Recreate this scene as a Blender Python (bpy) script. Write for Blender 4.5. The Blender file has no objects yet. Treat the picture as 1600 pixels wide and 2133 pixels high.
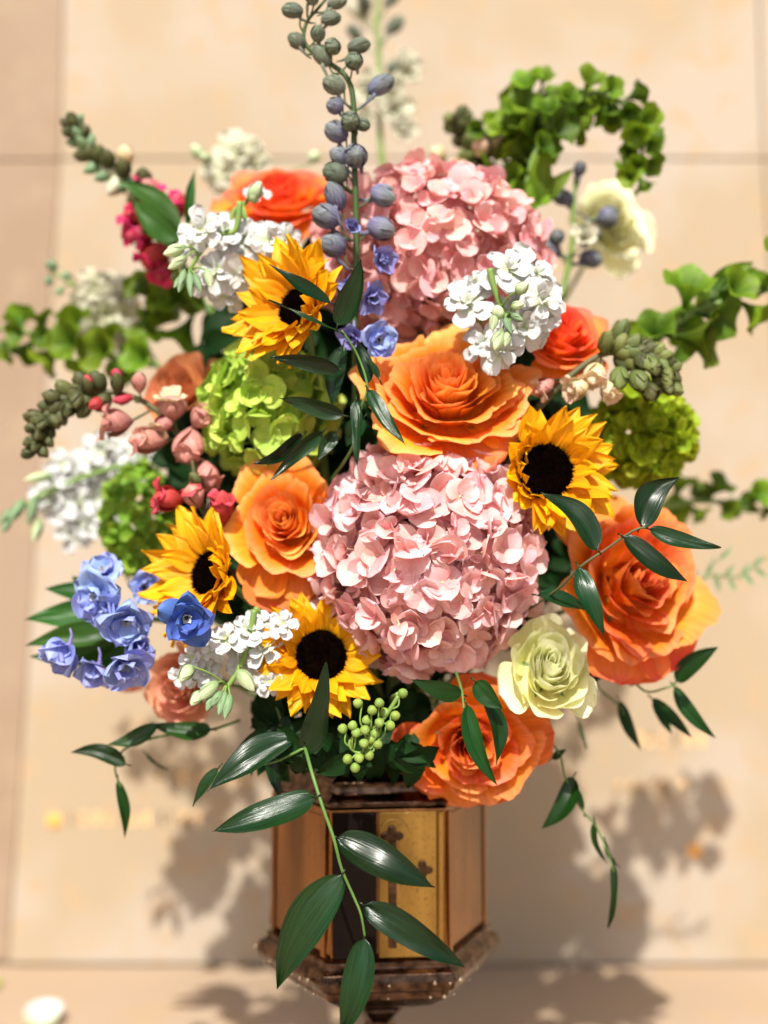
import bpy, math, random
from mathutils import Vector, Matrix, noise
random.seed(7)
PI = math.pi
sc = bpy.context.scene
COL = sc.collection

# ------------------------------------------------------------------ camera, world, sun, exposure
F = 2600.0                      # focal length in photo pixels (photo 1600 x 2133)
CY, CZ = -1.3, 1.2
cam_d = bpy.data.cameras.new('camera'); cam = bpy.data.objects.new('camera', cam_d); COL.objects.link(cam)
cam.location = (0, CY, CZ); cam.rotation_euler = (PI/2, 0, 0)
cam_d.sensor_fit = 'VERTICAL'; cam_d.sensor_height = 36.0; cam_d.lens = 36.0*F/2133.0
cam_d.clip_start = 0.05; cam_d.clip_end = 200
cam_d.dof.use_dof = True; cam_d.dof.focus_distance = 1.19
cam_d.dof.aperture_fstop = (cam_d.lens/1000.0)/0.034
sc.camera = cam
SUNV = Vector((0.13, 1.0, -1.16)).normalized()
world = bpy.data.worlds.new('World'); sc.world = world; world.use_nodes = True
wn = world.node_tree; bg = wn.nodes['Background']
sky = wn.nodes.new('ShaderNodeTexSky'); sky.sky_type = 'NISHITA'; sky.sun_disc = False
sky.sun_elevation = math.asin(-SUNV.z); sky.sun_rotation = PI + 0.13; sky.dust_density = 4.0; sky.air_density = 0.8
wn.links.new(sky.outputs[0], bg.inputs[0]); bg.inputs[1].default_value = 0.095
sl = bpy.data.lights.new('sun', 'SUN'); sl.energy = 5.0; sl.angle = math.radians(0.55); sl.color = (1.0, 0.96, 0.88)
so = bpy.data.objects.new('sun', sl); COL.objects.link(so)
so.rotation_euler = SUNV.to_track_quat('-Z', 'Y').to_euler()
sc.view_settings.view_transform = 'Standard'; sc.view_settings.look = 'None'
sc.view_settings.exposure = 0.46; sc.view_settings.gamma = 1.0
sc.cycles.use_denoising = True
sc.cycles.max_bounces = 8; sc.cycles.transparent_max_bounces = 8
sc.cycles.sample_clamp_indirect = 6.0

# ------------------------------------------------------------------ helpers
def W(px, py, y=0.0):
    d = y - CY
    return Vector(((px-800.0)/F*d, y, CZ-(py-1066.5)/F*d))
def PX(n, y=0.0): return n/F*(y-CY)
def face_dir(yaw, pitch):
    a, b = math.radians(yaw), math.radians(pitch)
    return Vector((math.sin(a)*math.cos(b), -math.cos(a)*math.cos(b), math.sin(b)))
def frame(n, roll=0.0, up=Vector((0, 0, 1))):
    z = n.normalized()
    if abs(z.dot(up)) > 0.98: up = Vector((0, 1, 0.01))
    x = up.cross(z).normalized(); y = z.cross(x)
    return Matrix((x, y, z)).transposed() @ Matrix.Rotation(roll, 3, 'Z')
def thing(name, label, cat, loc, rot=None, scale=None, group=None):
    o = bpy.data.objects.new(name, None); COL.objects.link(o)
    o.empty_display_size = 0.01
    m = Matrix.Translation(loc)
    if rot is not None: m = m @ rot.to_4x4()
    if scale is not None: m = m @ Matrix.Diagonal((*scale, 1))
    o.matrix_basis = m
    o['label'] = label; o['category'] = cat
    if group: o['group'] = group
    return o
def part(name, me, parent, mat4=None, label=None, kind=None):
    o = bpy.data.objects.new(name, me); COL.objects.link(o)
    if parent is not None: o.parent = parent
    if mat4 is not None: o.matrix_basis = mat4
    if label: o['label'] = label
    if kind: o['kind'] = kind
    return o
def mesh(name, v, f, mat, uv=None, smooth=True):
    me = bpy.data.meshes.new(name); me.from_pydata(v, [], f)
    if uv is not None:
        L = me.uv_layers.new(name='UVMap')
        idx = [0]*len(me.loops); me.loops.foreach_get('vertex_index', idx)
        flat = []
        for i in idx: flat.extend(uv[i])
        L.data.foreach_set('uv', flat)
    if smooth: me.polygons.foreach_set('use_smooth', [True]*len(me.polygons))
    me.materials.append(mat); me.update()
    return me
class MB:
    """collects grids, tubes and revolved shapes into one mesh"""
    def __init__(s): s.v = []; s.f = []; s.uv = []
    def grid(s, nu, nv, fn, closed=False):
        b = len(s.v); cols = nu if closed else nu+1
        for j in range(nv+1):
            for i in range(cols):
                u = i/nu*2-1; v = j/nv
                s.v.append(tuple(fn(u, v))); s.uv.append(((u+1)/2, v))
        for j in range(nv):
            for i in range(nu):
                i2 = (i+1) % cols if closed else i+1
                s.f.append((b+j*cols+i, b+j*cols+i2, b+(j+1)*cols+i2, b+(j+1)*cols+i))
    def tube(s, pts, r0, r1=None, n=6, rf=None):
        r1 = r0 if r1 is None else r1; b = len(s.v); N = len(pts)
        ref = Vector((0.3, 0.9, 0.2))
        for k, p in enumerate(pts):
            t = (pts[min(k+1, N-1)]-pts[max(k-1, 0)])
            if t.length < 1e-9: t = Vector((0, 0, 1))
            t.normalize(); a = t.cross(ref).normalized(); c = t.cross(a)
            q = k/(N-1); r = rf(q) if rf else r0+(r1-r0)*q
            for i in range(n):
                an = 2*PI*i/n
                s.v.append(tuple(p + a*math.cos(an)*r + c*math.sin(an)*r)); s.uv.append((i/n, q))
        for k in range(N-1):
            for i in range(n):
                s.f.append((b+k*n+i, b+k*n+(i+1) % n, b+(k+1)*n+(i+1) % n, b+(k+1)*n+i))
        s.f.append(tuple(b+i for i in range(n))[::-1]); s.f.append(tuple(b+(N-1)*n+i for i in range(n)))
    def xform(s, m, start=0):
        for i in range(start, len(s.v)): s.v[i] = tuple(m @ Vector(s.v[i]))
    def mesh(s, name, mat, smooth=True): return mesh(name, s.v, s.f, mat, s.uv, smooth)
def spline(pts, n=8):
    out = []; P = [pts[0]]+list(pts)+[pts[-1]]
    for k in range(1, len(P)-2):
        a, b, c, d = P[k-1], P[k], P[k+1], P[k+2]
        for i in range(n):
            t = i/n
            out.append(0.5*((2*b)+(c-a)*t+(2*a-5*b+4*c-d)*t*t+(3*b-a-3*c+d)*t**3))
    out.append(P[-2]); return out
def to_local(mb, th):
    mb.xform(th.matrix_basis.inverted())
def world_part(name, mb, mat, th, label=None, kind=None):
    to_local(mb, th); return part(name, mb.mesh(name, mat), th, label=label, kind=kind)
def nz(x, y, z=0.0): return noise.noise(Vector((x, y, z)))

# ------------------------------------------------------------------ materials
def nodes_of(name):
    m = bpy.data.materials.new(name); m.use_nodes = True
    nt = m.node_tree; return m, nt, nt.nodes['Principled BSDF'], nt.nodes['Material Output']
def petal_mat(name, base, tip, transl=0.3, rough=0.55, var=0.12, hue=0.02, mott=None, mott_amt=0.0, vein=0.25, edge=None, edge_w=0.12, tcol=None, spec=0.3, streak=18.0, bump=0.25, mid=0.5):
    """thin petal or leaf: colour runs from base to tip along v, streaked along its length, lets light through"""
    m, nt, b, out = nodes_of(name); N = nt.nodes.new; Lk = nt.links.new
    uv = N('ShaderNodeUVMap'); sep = N('ShaderNodeSeparateXYZ'); Lk(uv.outputs[0], sep.inputs[0])
    ramp = N('ShaderNodeValToRGB'); ramp.color_ramp.elements[0].color = (*base, 1); ramp.color_ramp.elements[1].color = (*tip, 1)
    ramp.color_ramp.elements[0].position = mid-0.45 if mid > 0.45 else 0; ramp.color_ramp.elements[1].position = min(1, mid+0.45)
    Lk(sep.outputs[1], ramp.inputs[0]); col = ramp.outputs[0]
    if mott is not None:
        tc = N('ShaderNodeTexCoord'); n1 = N('ShaderNodeTexNoise'); n1.inputs['Scale'].default_value = 60; n1.inputs['Detail'].default_value = 4
        Lk(tc.outputs['Object'], n1.inputs['Vector'])
        mr = N('ShaderNodeMapRange'); mr.inputs[1].default_value = 0.42; mr.inputs[2].default_value = 0.62; mr.inputs[4].default_value = mott_amt
        Lk(n1.outputs[0], mr.inputs[0])
        mx = N('ShaderNodeMixRGB'); mx.inputs[2].default_value = (*mott, 1); Lk(mr.outputs[0], mx.inputs[0]); Lk(col, mx.inputs[1]); col = mx.outputs[0]
    if edge is not None:
        er = N('ShaderNodeMapRange'); er.inputs[1].default_value = 1-edge_w; er.inputs[2].default_value = 1.0
        Lk(sep.outputs[1], er.inputs[0])
        ex = N('ShaderNodeMixRGB'); ex.inputs[2].default_value = (*edge, 1); Lk(er.outputs[0], ex.inputs[0]); Lk(col, ex.inputs[1]); col = ex.outputs[0]
    # streaks along the length
    cmb = N('ShaderNodeCombineXYZ'); mu = N('ShaderNodeMath'); mu.operation = 'MULTIPLY'; mu.inputs[1].default_value = streak
    Lk(sep.outputs[0], mu.inputs[0]); Lk(mu.outputs[0], cmb.inputs[0])
    mv = N('ShaderNodeMath'); mv.operation = 'MULTIPLY'; mv.inputs[1].default_value = 2.0; Lk(sep.outputs[1], mv.inputs[0]); Lk(mv.outputs[0], cmb.inputs[1])
    oi = N('ShaderNodeObjectInfo'); rr = N('ShaderNodeMath'); rr.operation = 'MULTIPLY'; rr.inputs[1].default_value = 37.0; Lk(oi.outputs['Random'], rr.inputs[0]); Lk(rr.outputs[0], cmb.inputs[2])
    sn = N('ShaderNodeTexNoise'); sn.inputs['Scale'].default_value = 1.0; sn.inputs['Detail'].default_value = 3; Lk(cmb.outputs[0], sn.inputs['Vector'])
    hsv = N('ShaderNodeHueSaturation')
    vr = N('ShaderNodeMapRange'); vr.inputs[3].default_value = 1-var; vr.inputs[4].default_value = 1+var; Lk(oi.outputs['Random'], vr.inputs[0])
    sv = N('ShaderNodeMapRange'); sv.inputs[1].default_value = 0.3; sv.inputs[2].default_value = 0.7; sv.inputs[3].default_value = 1-vein; sv.inputs[4].default_value = 1+vein*0.4; Lk(sn.outputs[0], sv.inputs[0])
    ml = N('ShaderNodeMath'); ml.operation = 'MULTIPLY'; Lk(vr.outputs[0], ml.inputs[0]); Lk(sv.outputs[0], ml.inputs[1]); Lk(ml.outputs[0], hsv.inputs['Value'])
    hr = N('ShaderNodeMapRange'); hr.inputs[3].default_value = 0.5-hue; hr.inputs[4].default_value = 0.5+hue
    fr = N('ShaderNodeMath'); fr.operation = 'FRACT'; Lk(rr.outputs[0], fr.inputs[0]); Lk(fr.outputs[0], hr.inputs[0]); Lk(hr.outputs[0], hsv.inputs['Hue'])
    Lk(col, hsv.inputs['Color']); Lk(hsv.outputs[0], b.inputs['Base Color'])
    b.inputs['Roughness'].default_value = rough; b.inputs['Specular IOR Level'].default_value = spec
    bp = N('ShaderNodeBump'); bp.inputs['Strength'].default_value = bump; bp.inputs['Distance'].default_value = 0.001
    Lk(sn.outputs[0], bp.inputs['Height']); Lk(bp.outputs[0], b.inputs['Normal'])
    if transl > 0:
        tr = N('ShaderNodeBsdfTranslucent'); mixs = N('ShaderNodeMixShader'); mixs.inputs[0].default_value = transl
        if tcol is None: Lk(hsv.outputs[0], tr.inputs[0])
        else: tr.inputs[0].default_value = (*tcol, 1)
        Lk(b.outputs[0], mixs.inputs[1]); Lk(tr.outputs[0], mixs.inputs[2]); Lk(mixs.outputs[0], out.inputs[0])
    return m
def simple_mat(name, c, rough=0.5, metal=0.0, c2=None, scale=30, spec=0.4, bump=0.0):
    m, nt, b, out = nodes_of(name); N = nt.nodes.new; Lk = nt.links.new
    tc = N('ShaderNodeTexCoord'); n1 = N('ShaderNodeTexNoise'); n1.inputs['Scale'].default_value = scale; n1.inputs['Detail'].default_value = 5
    Lk(tc.outputs['Object'], n1.inputs['Vector'])
    r = N('ShaderNodeValToRGB'); r.color_ramp.elements[0].position = 0.35; r.color_ramp.elements[1].position = 0.65
    r.color_ramp.elements[0].color = (*c, 1); r.color_ramp.elements[1].color = (*(c2 or tuple(x*0.75 for x in c)), 1)
    Lk(n1.outputs[0], r.inputs[0]); Lk(r.outputs[0], b.inputs['Base Color'])
    b.inputs['Roughness'].default_value = rough; b.inputs['Metallic'].default_value = metal; b.inputs['Specular IOR Level'].default_value = spec
    if bump:
        bp = N('ShaderNodeBump'); bp.inputs['Strength'].default_value = bump; bp.inputs['Distance'].default_value = 0.002
        Lk(n1.outputs[0], bp.inputs['Height']); Lk(bp.outputs[0], b.inputs['Normal'])
    return m
def stone_mat(name, a, b_, c, scale=3.0):
    m, nt, b, out = nodes_of(name); N = nt.nodes.new; Lk = nt.links.new
    tc = N('ShaderNodeTexCoord')
    n1 = N('ShaderNodeTexNoise'); n1.inputs['Scale'].default_value = scale; n1.inputs['Detail'].default_value = 3; n1.inputs['Roughness'].default_value = 0.5
    n2 = N('ShaderNodeTexNoise'); n2.inputs['Scale'].default_value = scale*7; n2.inputs['Detail'].default_value = 6
    n3 = N('ShaderNodeTexNoise'); n3.inputs['Scale'].default_value = scale*60; n3.inputs['Detail'].default_value = 4
    for n in (n1, n2, n3): Lk(tc.outputs['Object'], n.inputs['Vector'])
    r = N('ShaderNodeValToRGB'); e = r.color_ramp.elements
    e[0].position = 0.42; e[0].color = (*a, 1); e[1].position = 0.56; e[1].color = (*b_, 1); Lk(n1.outputs[0], r.inputs[0])
    mr = N('ShaderNodeMapRange'); mr.inputs[1].default_value = 0.52; mr.inputs[2].default_value = 0.68; mr.inputs[4].default_value = 0.75; Lk(n2.outputs[0], mr.inputs[0])
    mx = N('ShaderNodeMixRGB'); mx.inputs[2].default_value = (*c, 1); Lk(mr.outputs[0], mx.inputs[0]); Lk(r.outputs[0], mx.inputs[1])
    Lk(mx.outputs[0], b.inputs['Base Color']); b.inputs['Roughness'].default_value = 0.75; b.inputs['Specular IOR Level'].default_value = 0.25
    bp = N('ShaderNodeBump'); bp.inputs['Strength'].default_value = 0.25; bp.inputs['Distance'].default_value = 0.002; Lk(n3.outputs[0], bp.inputs['Height']); Lk(bp.outputs[0], b.inputs['Normal'])
    return m

M = {}
M['rose_orange'] = petal_mat('rose_orange', (0.90, 0.27, 0.008), (0.84, 0.20, 0.020), 0.28, var=0.08, hue=0.014, vein=0.25, edge=(0.88, 0.26, 0.09), edge_w=0.2)
M['rose_deep'] = petal_mat('rose_deep', (1.0, 0.22, 0.004), (0.95, 0.28, 0.028), 0.3, var=0.06, hue=0.01, vein=0.12, edge=(1.0, 0.15, 0.08), edge_w=0.3)
M['rose_gold'] = petal_mat('rose_gold', (1.0, 0.26, 0.004), (0.97, 0.35, 0.028), 0.30, var=0.07, hue=0.014, vein=0.2, edge=(0.97, 0.42, 0.12), edge_w=0.22)
M['rose_coral'] = petal_mat('rose_coral', (0.92, 0.24, 0.014), (0.88, 0.22, 0.06), 0.3, var=0.07, hue=0.012, vein=0.14, edge=(0.95, 0.17, 0.10), edge_w=0.14)
M['rose_cream'] = petal_mat('rose_cream', (0.82, 0.80, 0.30), (0.88, 0.88, 0.55), 0.35, var=0.05, hue=0.01, vein=0.08, edge=(0.90, 0.90, 0.66), edge_w=0.25)
M['rose_pale'] = petal_mat('rose_pale', (0.86, 0.84, 0.45), (0.90, 0.88, 0.58), 0.3, var=0.05, hue=0.01, vein=0.1)
M['rose_peach'] = petal_mat('rose_peach', (0.75, 0.27, 0.14), (0.85, 0.42, 0.28), 0.25, var=0.08, hue=0.01, vein=0.1)
M['rose_brown'] = petal_mat('rose_brown', (0.72, 0.26, 0.08), (0.66, 0.26, 0.12), 0.25, var=0.08, hue=0.01, vein=0.15)
M['hyd_pink'] = petal_mat('hyd_pink', (0.84, 0.38, 0.36), (0.86, 0.50, 0.51), 0.3, var=0.10, hue=0.02, vein=0.12, mott=(0.88, 0.66, 0.62), mott_amt=0.7, edge=(0.85, 0.56, 0.64), edge_w=0.16, bump=0.4)
M['hyd_pink2'] = petal_mat('hyd_pink2', (0.86, 0.38, 0.37), (0.87, 0.50, 0.52), 0.3, var=0.10, hue=0.02, vein=0.1, mott=(0.88, 0.58, 0.50), mott_amt=0.6, bump=0.4)
M['hyd_green'] = petal_mat('hyd_green', (0.50, 0.70, 0.10), (0.46, 0.64, 0.08), 0.3, var=0.12, hue=0.012, vein=0.12, mott=(0.6, 0.75, 0.18), mott_amt=0.5, bump=0.4)
M['hyd_lime'] = petal_mat('hyd_lime', (0.34, 0.46, 0.015), (0.42, 0.54, 0.025), 0.4, var=0.2, hue=0.015, vein=0.2)
M['vib_green'] = petal_mat('vib_green', (0.22, 0.42, 0.03), (0.32, 0.52, 0.06), 0.35, var=0.25, hue=0.02, vein=0.2)
M['eye'] = simple_mat('floret_eye', (0.80, 0.62, 0.35), 0.6)
M['eye_green'] = simple_mat('floret_eye_green', (0.55, 0.62, 0.15), 0.6)
M['sun_petal'] = petal_mat('sun_petal', (0.82, 0.34, 0.001), (0.90, 0.46, 0.002), 0.25, var=0.08, hue=0.008, vein=0.28, streak=9.0, bump=0.6)
M['sun_disc'] = simple_mat('sun_disc', (0.0016, 0.001, 0.0008), 1.0, c2=(0.005, 0.002, 0.001), scale=200, spec=0.0)
M['white'] = petal_mat('white_petal', (0.46, 0.54, 0.26), (0.60, 0.61, 0.61), 0.16, var=0.07, hue=0.005, vein=0.08, mid=0.15, rough=0.5)
M['cream_white'] = petal_mat('cream_white', (0.50, 0.52, 0.30), (0.62, 0.60, 0.48), 0.25, var=0.06, hue=0.01, vein=0.1)
M['stock_bud'] = petal_mat('stock_bud', (0.30, 0.42, 0.18), (0.62, 0.72, 0.45), 0.15, var=0.15, hue=0.01, vein=0.3)
M['calyx'] = petal_mat('calyx_grey_green', (0.16, 0.27, 0.12), (0.24, 0.36, 0.20), 0.12, var=0.15, hue=0.01, vein=0.3)
M['delph'] = petal_mat('delph_blue', (0.20, 0.30, 0.74), (0.34, 0.44, 0.84), 0.22, var=0.12, hue=0.02, vein=0.25, mott=(0.42, 0.42, 0.8), mott_amt=0.5)
M['delph_violet'] = petal_mat('delph_violet', (0.19, 0.24, 0.64), (0.32, 0.38, 0.78), 0.22, var=0.12, hue=0.02, vein=0.3, mott=(0.46, 0.46, 0.82), mott_amt=0.5)
M['delph_deep'] = petal_mat('delph_deep', (0.05, 0.12, 0.46), (0.09, 0.17, 0.52), 0.2, var=0.1, hue=0.01, vein=0.2)
M['delph_bud'] = petal_mat('delph_bud', (0.19, 0.19, 0.33), (0.20, 0.23, 0.22), 0.08, var=0.2, hue=0.03, vein=0.75, streak=26, bump=0.8, mid=0.6)
M['delph_bud_green'] = petal_mat('delph_bud_green', (0.22, 0.25, 0.20), (0.15, 0.19, 0.12), 0.08, var=0.2, hue=0.02, vein=0.75, streak=26, bump=0.8)
M['delph_mauve'] = petal_mat('delph_mauve', (0.20, 0.20, 0.52), (0.28, 0.28, 0.62), 0.2, var=0.15, hue=0.02, vein=0.3)
M['snap_green'] = petal_mat('snap_green', (0.045, 0.055, 0.016), (0.095, 0.10, 0.032), 0.08, var=0.2, hue=0.02, vein=0.4)
M['snap_green2'] = petal_mat('snap_green_light', (0.085, 0.11, 0.025), (0.17, 0.20, 0.06), 0.1, var=0.2, hue=0.02, vein=0.4)
M['snap_pink'] = petal_mat('snap_pink', (0.30, 0.04, 0.055), (0.56, 0.17, 0.16), 0.2, var=0.12, hue=0.01, vein=0.25, mott=(0.80, 0.56, 0.42), mott_amt=0.7)
M['snap_red'] = petal_mat('snap_red', (0.34, 0.015, 0.02), (0.60, 0.07, 0.10), 0.2, var=0.12, hue=0.01, vein=0.25)
M['snap_magenta'] = petal_mat('snap_magenta', (0.45, 0.01, 0.08), (0.72, 0.03, 0.17), 0.25, var=0.15, hue=0.01, vein=0.2)
M['snap_cream'] = petal_mat('snap_cream', (0.62, 0.60, 0.25), (0.78, 0.60, 0.42), 0.2, var=0.12, hue=0.02, vein=0.2, mott=(0.8, 0.42, 0.32), mott_amt=0.4)
M['bells'] = petal_mat('bells_green', (0.05, 0.12, 0.005), (0.16, 0.26, 0.010), 0.35, var=0.4, hue=0.015, vein=0.4)
M['ruscus'] = petal_mat('ruscus_leaf', (0.006, 0.032, 0.006), (0.005, 0.024, 0.0035), 0.05, rough=0.25, var=0.4, hue=0.015, vein=0.5, streak=30, spec=0.38, bump=0.4)
M['ruscus_back'] = petal_mat('ruscus_leaf_thin', (0.011, 0.048, 0.006), (0.009, 0.038, 0.005), 0.15, rough=0.32, var=0.4, hue=0.015, vein=0.4, streak=30, spec=0.27, bump=0.3)
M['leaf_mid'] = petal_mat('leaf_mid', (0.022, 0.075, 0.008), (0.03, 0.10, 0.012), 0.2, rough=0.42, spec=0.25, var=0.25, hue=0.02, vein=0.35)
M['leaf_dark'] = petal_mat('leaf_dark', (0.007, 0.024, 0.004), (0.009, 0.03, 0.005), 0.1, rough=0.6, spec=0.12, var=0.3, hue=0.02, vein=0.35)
M['stem'] = simple_mat('stem_green', (0.10, 0.20, 0.04), 0.5, c2=(0.07, 0.15, 0.03))
M['stem_dark'] = simple_mat('stem_dark_green', (0.035, 0.075, 0.015), 0.45, c2=(0.05, 0.08, 0.02))
M['stem_light'] = simple_mat('stem_light_green', (0.20, 0.31, 0.07), 0.5, c2=(0.14, 0.24, 0.05))
M['stem_brown'] = simple_mat('stem_brown_green', (0.10, 0.08, 0.03), 0.55, c2=(0.07, 0.09, 0.03))
M['berry'] = petal_mat('green_berry', (0.20, 0.31, 0.04), (0.30, 0.42, 0.10), 0.15, var=0.12, hue=0.01, vein=0.2)
M['anther'] = simple_mat('anther', (0.85, 0.88, 0.70), 0.6)
M['black_eye'] = simple_mat('flower_throat', (0.02, 0.02, 0.03), 0.7)
M['brass'] = simple_mat('brass', (0.26, 0.13, 0.055), 0.25, 1.0, c2=(0.18, 0.085, 0.035), scale=25, bump=0.05)
M['gold'] = simple_mat('gold', (0.50, 0.31, 0.09), 0.36, 1.0, c2=(0.36, 0.21, 0.055), scale=18, bump=0.08)
def metal_mat(name, c1, c2, c3, r0, r1, sc):
    m, nt, b, out = nodes_of(name); N = nt.nodes.new; Lk = nt.links.new
    tc = N('ShaderNodeTexCoord'); mp = N('ShaderNodeMapping'); mp.inputs['Scale'].default_value = (sc, sc, sc*0.16); Lk(tc.outputs['Object'], mp.inputs[0])
    n1 = N('ShaderNodeTexNoise'); n1.inputs['Scale'].default_value = 1; n1.inputs['Detail'].default_value = 5; Lk(mp.outputs[0], n1.inputs['Vector'])
    n2 = N('ShaderNodeTexNoise'); n2.inputs['Scale'].default_value = 260; n2.inputs['Detail'].default_value = 3; Lk(tc.outputs['Object'], n2.inputs['Vector'])
    r = N('ShaderNodeValToRGB'); e = r.color_ramp.elements; e[0].position = 0.34; e[0].color = (*c2, 1); e[1].position = 0.66; e[1].color = (*c1, 1); Lk(n1.outputs[0], r.inputs[0])
    mr = N('ShaderNodeMapRange'); mr.inputs[1].default_value = 0.55; mr.inputs[2].default_value = 0.7; mr.inputs[4].default_value = 0.7; Lk(n2.outputs[0], mr.inputs[0])
    mx = N('ShaderNodeMixRGB'); mx.inputs[2].default_value = (*c3, 1); Lk(mr.outputs[0], mx.inputs[0]); Lk(r.outputs[0], mx.inputs[1]); Lk(mx.outputs[0], b.inputs['Base Color'])
    rr = N('ShaderNodeMapRange'); rr.inputs[1].default_value = 0.3; rr.inputs[2].default_value = 0.7; rr.inputs[3].default_value = r0; rr.inputs[4].default_value = r1; Lk(n1.outputs[0], rr.inputs[0]); Lk(rr.outputs[0], b.inputs['Roughness'])
    b.inputs['Metallic'].default_value = 1.0
    bp = N('ShaderNodeBump'); bp.inputs['Strength'].default_value = 0.35; bp.inputs['Distance'].default_value = 0.0025; Lk(n1.outputs[0], bp.inputs['Height']); Lk(bp.outputs[0], b.inputs['Normal'])
    return m
M['brass'] = metal_mat('brass', (0.34, 0.155, 0.052), (0.035, 0.018, 0.010), (0.10, 0.055, 0.028), 0.10, 0.26, 14)  # dark streak tone stands in for dark reflections in the metal
M['gold'] = metal_mat('gold', (0.52, 0.32, 0.09), (0.12, 0.07, 0.02), (0.22, 0.14, 0.045), 0.15, 0.34, 14)
M['reflection_dark'] = simple_mat('reflection_dark', (0.006, 0.004, 0.003), 0.35, 0.0, c2=(0.008, 0.005, 0.004), scale=40, spec=0.04)  # near-black colour imitating the dark reflection in the vase's front face
M['bronze_trim'] = simple_mat('bronze_trim', (0.15, 0.090, 0.060), 0.18, 1.0, c2=(0.03, 0.018, 0.012), scale=90, bump=0.4)
M['glass_bead'] = simple_mat('glass_bead', (0.60, 0.50, 0.38), 0.08, 1.0)
M['stone'] = stone_mat('stone', (0.405, 0.340, 0.268), (0.375, 0.295, 0.200), (0.42, 0.295, 0.175))
M['mortar'] = stone_mat('mortar', (0.40, 0.31, 0.22), (0.38, 0.29, 0.20), (0.39, 0.29, 0.20))
M['stone_warm'] = stone_mat('stone_warm', (0.31, 0.225, 0.160), (0.29, 0.205, 0.14), (0.33, 0.245, 0.165))
M['stone_floor'] = stone_mat('stone_floor', (0.38, 0.285, 0.205), (0.36, 0.265, 0.18), (0.39, 0.275, 0.17), 2.0)
M['gilt'] = simple_mat('gilt_paint', (0.88, 0.42, 0.08), 0.6, c2=(0.80, 0.36, 0.06))
M['gilt_pale'] = simple_mat('gilt_paint_faded', (0.84, 0.52, 0.22), 0.7, c2=(0.82, 0.50, 0.24))

# ------------------------------------------------------------------ the setting: stone paving and wall
WY = 0.72
ZF = W(800, 2010, WY).z
def slab(name, mat, x0, x1, z0, z1, y0, y1, parent=None, q=None, bev=0.002):
    """stone slab in the wall plane; q = four (x, z) corners when it is not square"""
    c = q or [(x0, z0), (x1, z0), (x1, z1), (x0, z1)]
    cx = sum(p[0] for p in c)/4; cz = sum(p[1] for p in c)/4
    v = []
    for (x, z) in c: v.append((x, y1, z))
    for (x, z) in c: v.append((x, y0+bev, z))
    for (x, z) in c: v.append((x+(bev if x < cx else -bev), y0, z+(bev if z < cz else -bev)))
    f = [(3, 2, 1, 0)]
    for k in (0, 4):
        for i in range(4): j = (i+1) % 4; f.append((k+i, k+j, k+4+j, k+4+i))
    f.append((8, 9, 10, 11))
    return part(name, mesh(name, v, f, mat, smooth=False), parent)
pave = bpy.data.objects.new('ground', None); COL.objects.link(pave); pave['kind'] = 'structure'
gv = [(-30, -30, ZF-0.012), (30, -30, ZF-0.012), (30, 30, ZF-0.012), (-30, 30, ZF-0.012)]
g = part('bedding', mesh('bedding', gv, [(0, 1, 2, 3)], M['stone_floor'], smooth=False), pave)
for ix in range(-1, 2):
    for iy in range(-4, 1):
        x0, x1 = ix*2.4-1.2, ix*2.4+1.195; y1 = WY-0.003+iy*0.8; y0 = y1-0.795
        b = 0.002; v = [(x0, y0, ZF-0.05), (x1, y0, ZF-0.05), (x1, y1, ZF-0.05), (x0, y1, ZF-0.05), (x0, y0, ZF-b), (x1, y0, ZF-b), (x1, y1, ZF-b), (x0, y1, ZF-b),
                        (x0+b, y0+b, ZF), (x1-b, y0+b, ZF), (x1-b, y1-b, ZF), (x0+b, y1-b, ZF)]
        f = [(0, 1, 5, 4), (1, 2, 6, 5), (2, 3, 7, 6), (3, 0, 4, 7), (4, 5, 9, 8), (5, 6, 10, 9), (6, 7, 11, 10), (7, 4, 8, 11), (8, 9, 10, 11)]
        part('paving_slab', mesh('paving_slab', v, f, M['stone_floor'], smooth=False), pave)
wall = thing('stone_wall', 'cream and peach stone slab wall with fine joints behind the bouquet', 'wall', Vector((0, 0, 0)))
def wp(px, py): p = W(px, py, WY); return (p.x, p.z)
back = slab('mortar_backing', M['mortar'], -3.2, 3.2, ZF-0.05, 3.2, WY+0.012, WY+0.3, wall)
gL, zT = 0.0022, wp(0, 330)[1]
xLt, xLb = wp(126, 330)[0], wp(18, 2010)[0]; xLtt = wp(140, -100)[0]
xRt, xRb = wp(1593, 330)[0], wp(1690, 2010)[0]; xRtt = wp(1572, -100)[0]
zB = ZF+0.001; zTT = wp(0, -300)[1]
slab('slab', M['stone'], 0, 0, 0, 0, WY, WY+0.2, wall, q=[(xLb, zB), (xRb-gL, zB), (xRt-gL, zT-gL), (xLt, zT-gL)])
slab('slab', M['stone'], 0, 0, 0, 0, WY, WY+0.2, wall, q=[(xLt, zT), (xRt-gL, zT), (xRtt-gL, zTT), (xLtt, zTT)])
slab('slab', M['stone_warm'], 0, 0, 0, 0, WY+0.006, WY+0.2, wall, q=[(xLb-0.9, zB), (xLb-gL, zB), (xLt-gL, zT-gL), (xLt-0.9, zT-gL)])
slab('slab', M['stone_warm'], 0, 0, 0, 0, WY+0.006, WY+0.2, wall, q=[(xLt-0.9, zT), (xLt-gL, zT), (xLtt-gL, zTT), (xLtt-0.9, zTT)])
slab('slab', M['stone'], 0, 0, 0, 0, WY, WY+0.2, wall, q=[(xRb, zB), (xRb+0.9, zB), (xRt+0.9, zT-gL), (xRt, zT-gL)])
slab('slab', M['stone'], 0, 0, 0, 0, WY, WY+0.2, wall, q=[(xRt, zT), (xRt+0.9, zT), (xRtt+0.9, zTT), (xRtt, zTT)])
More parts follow.
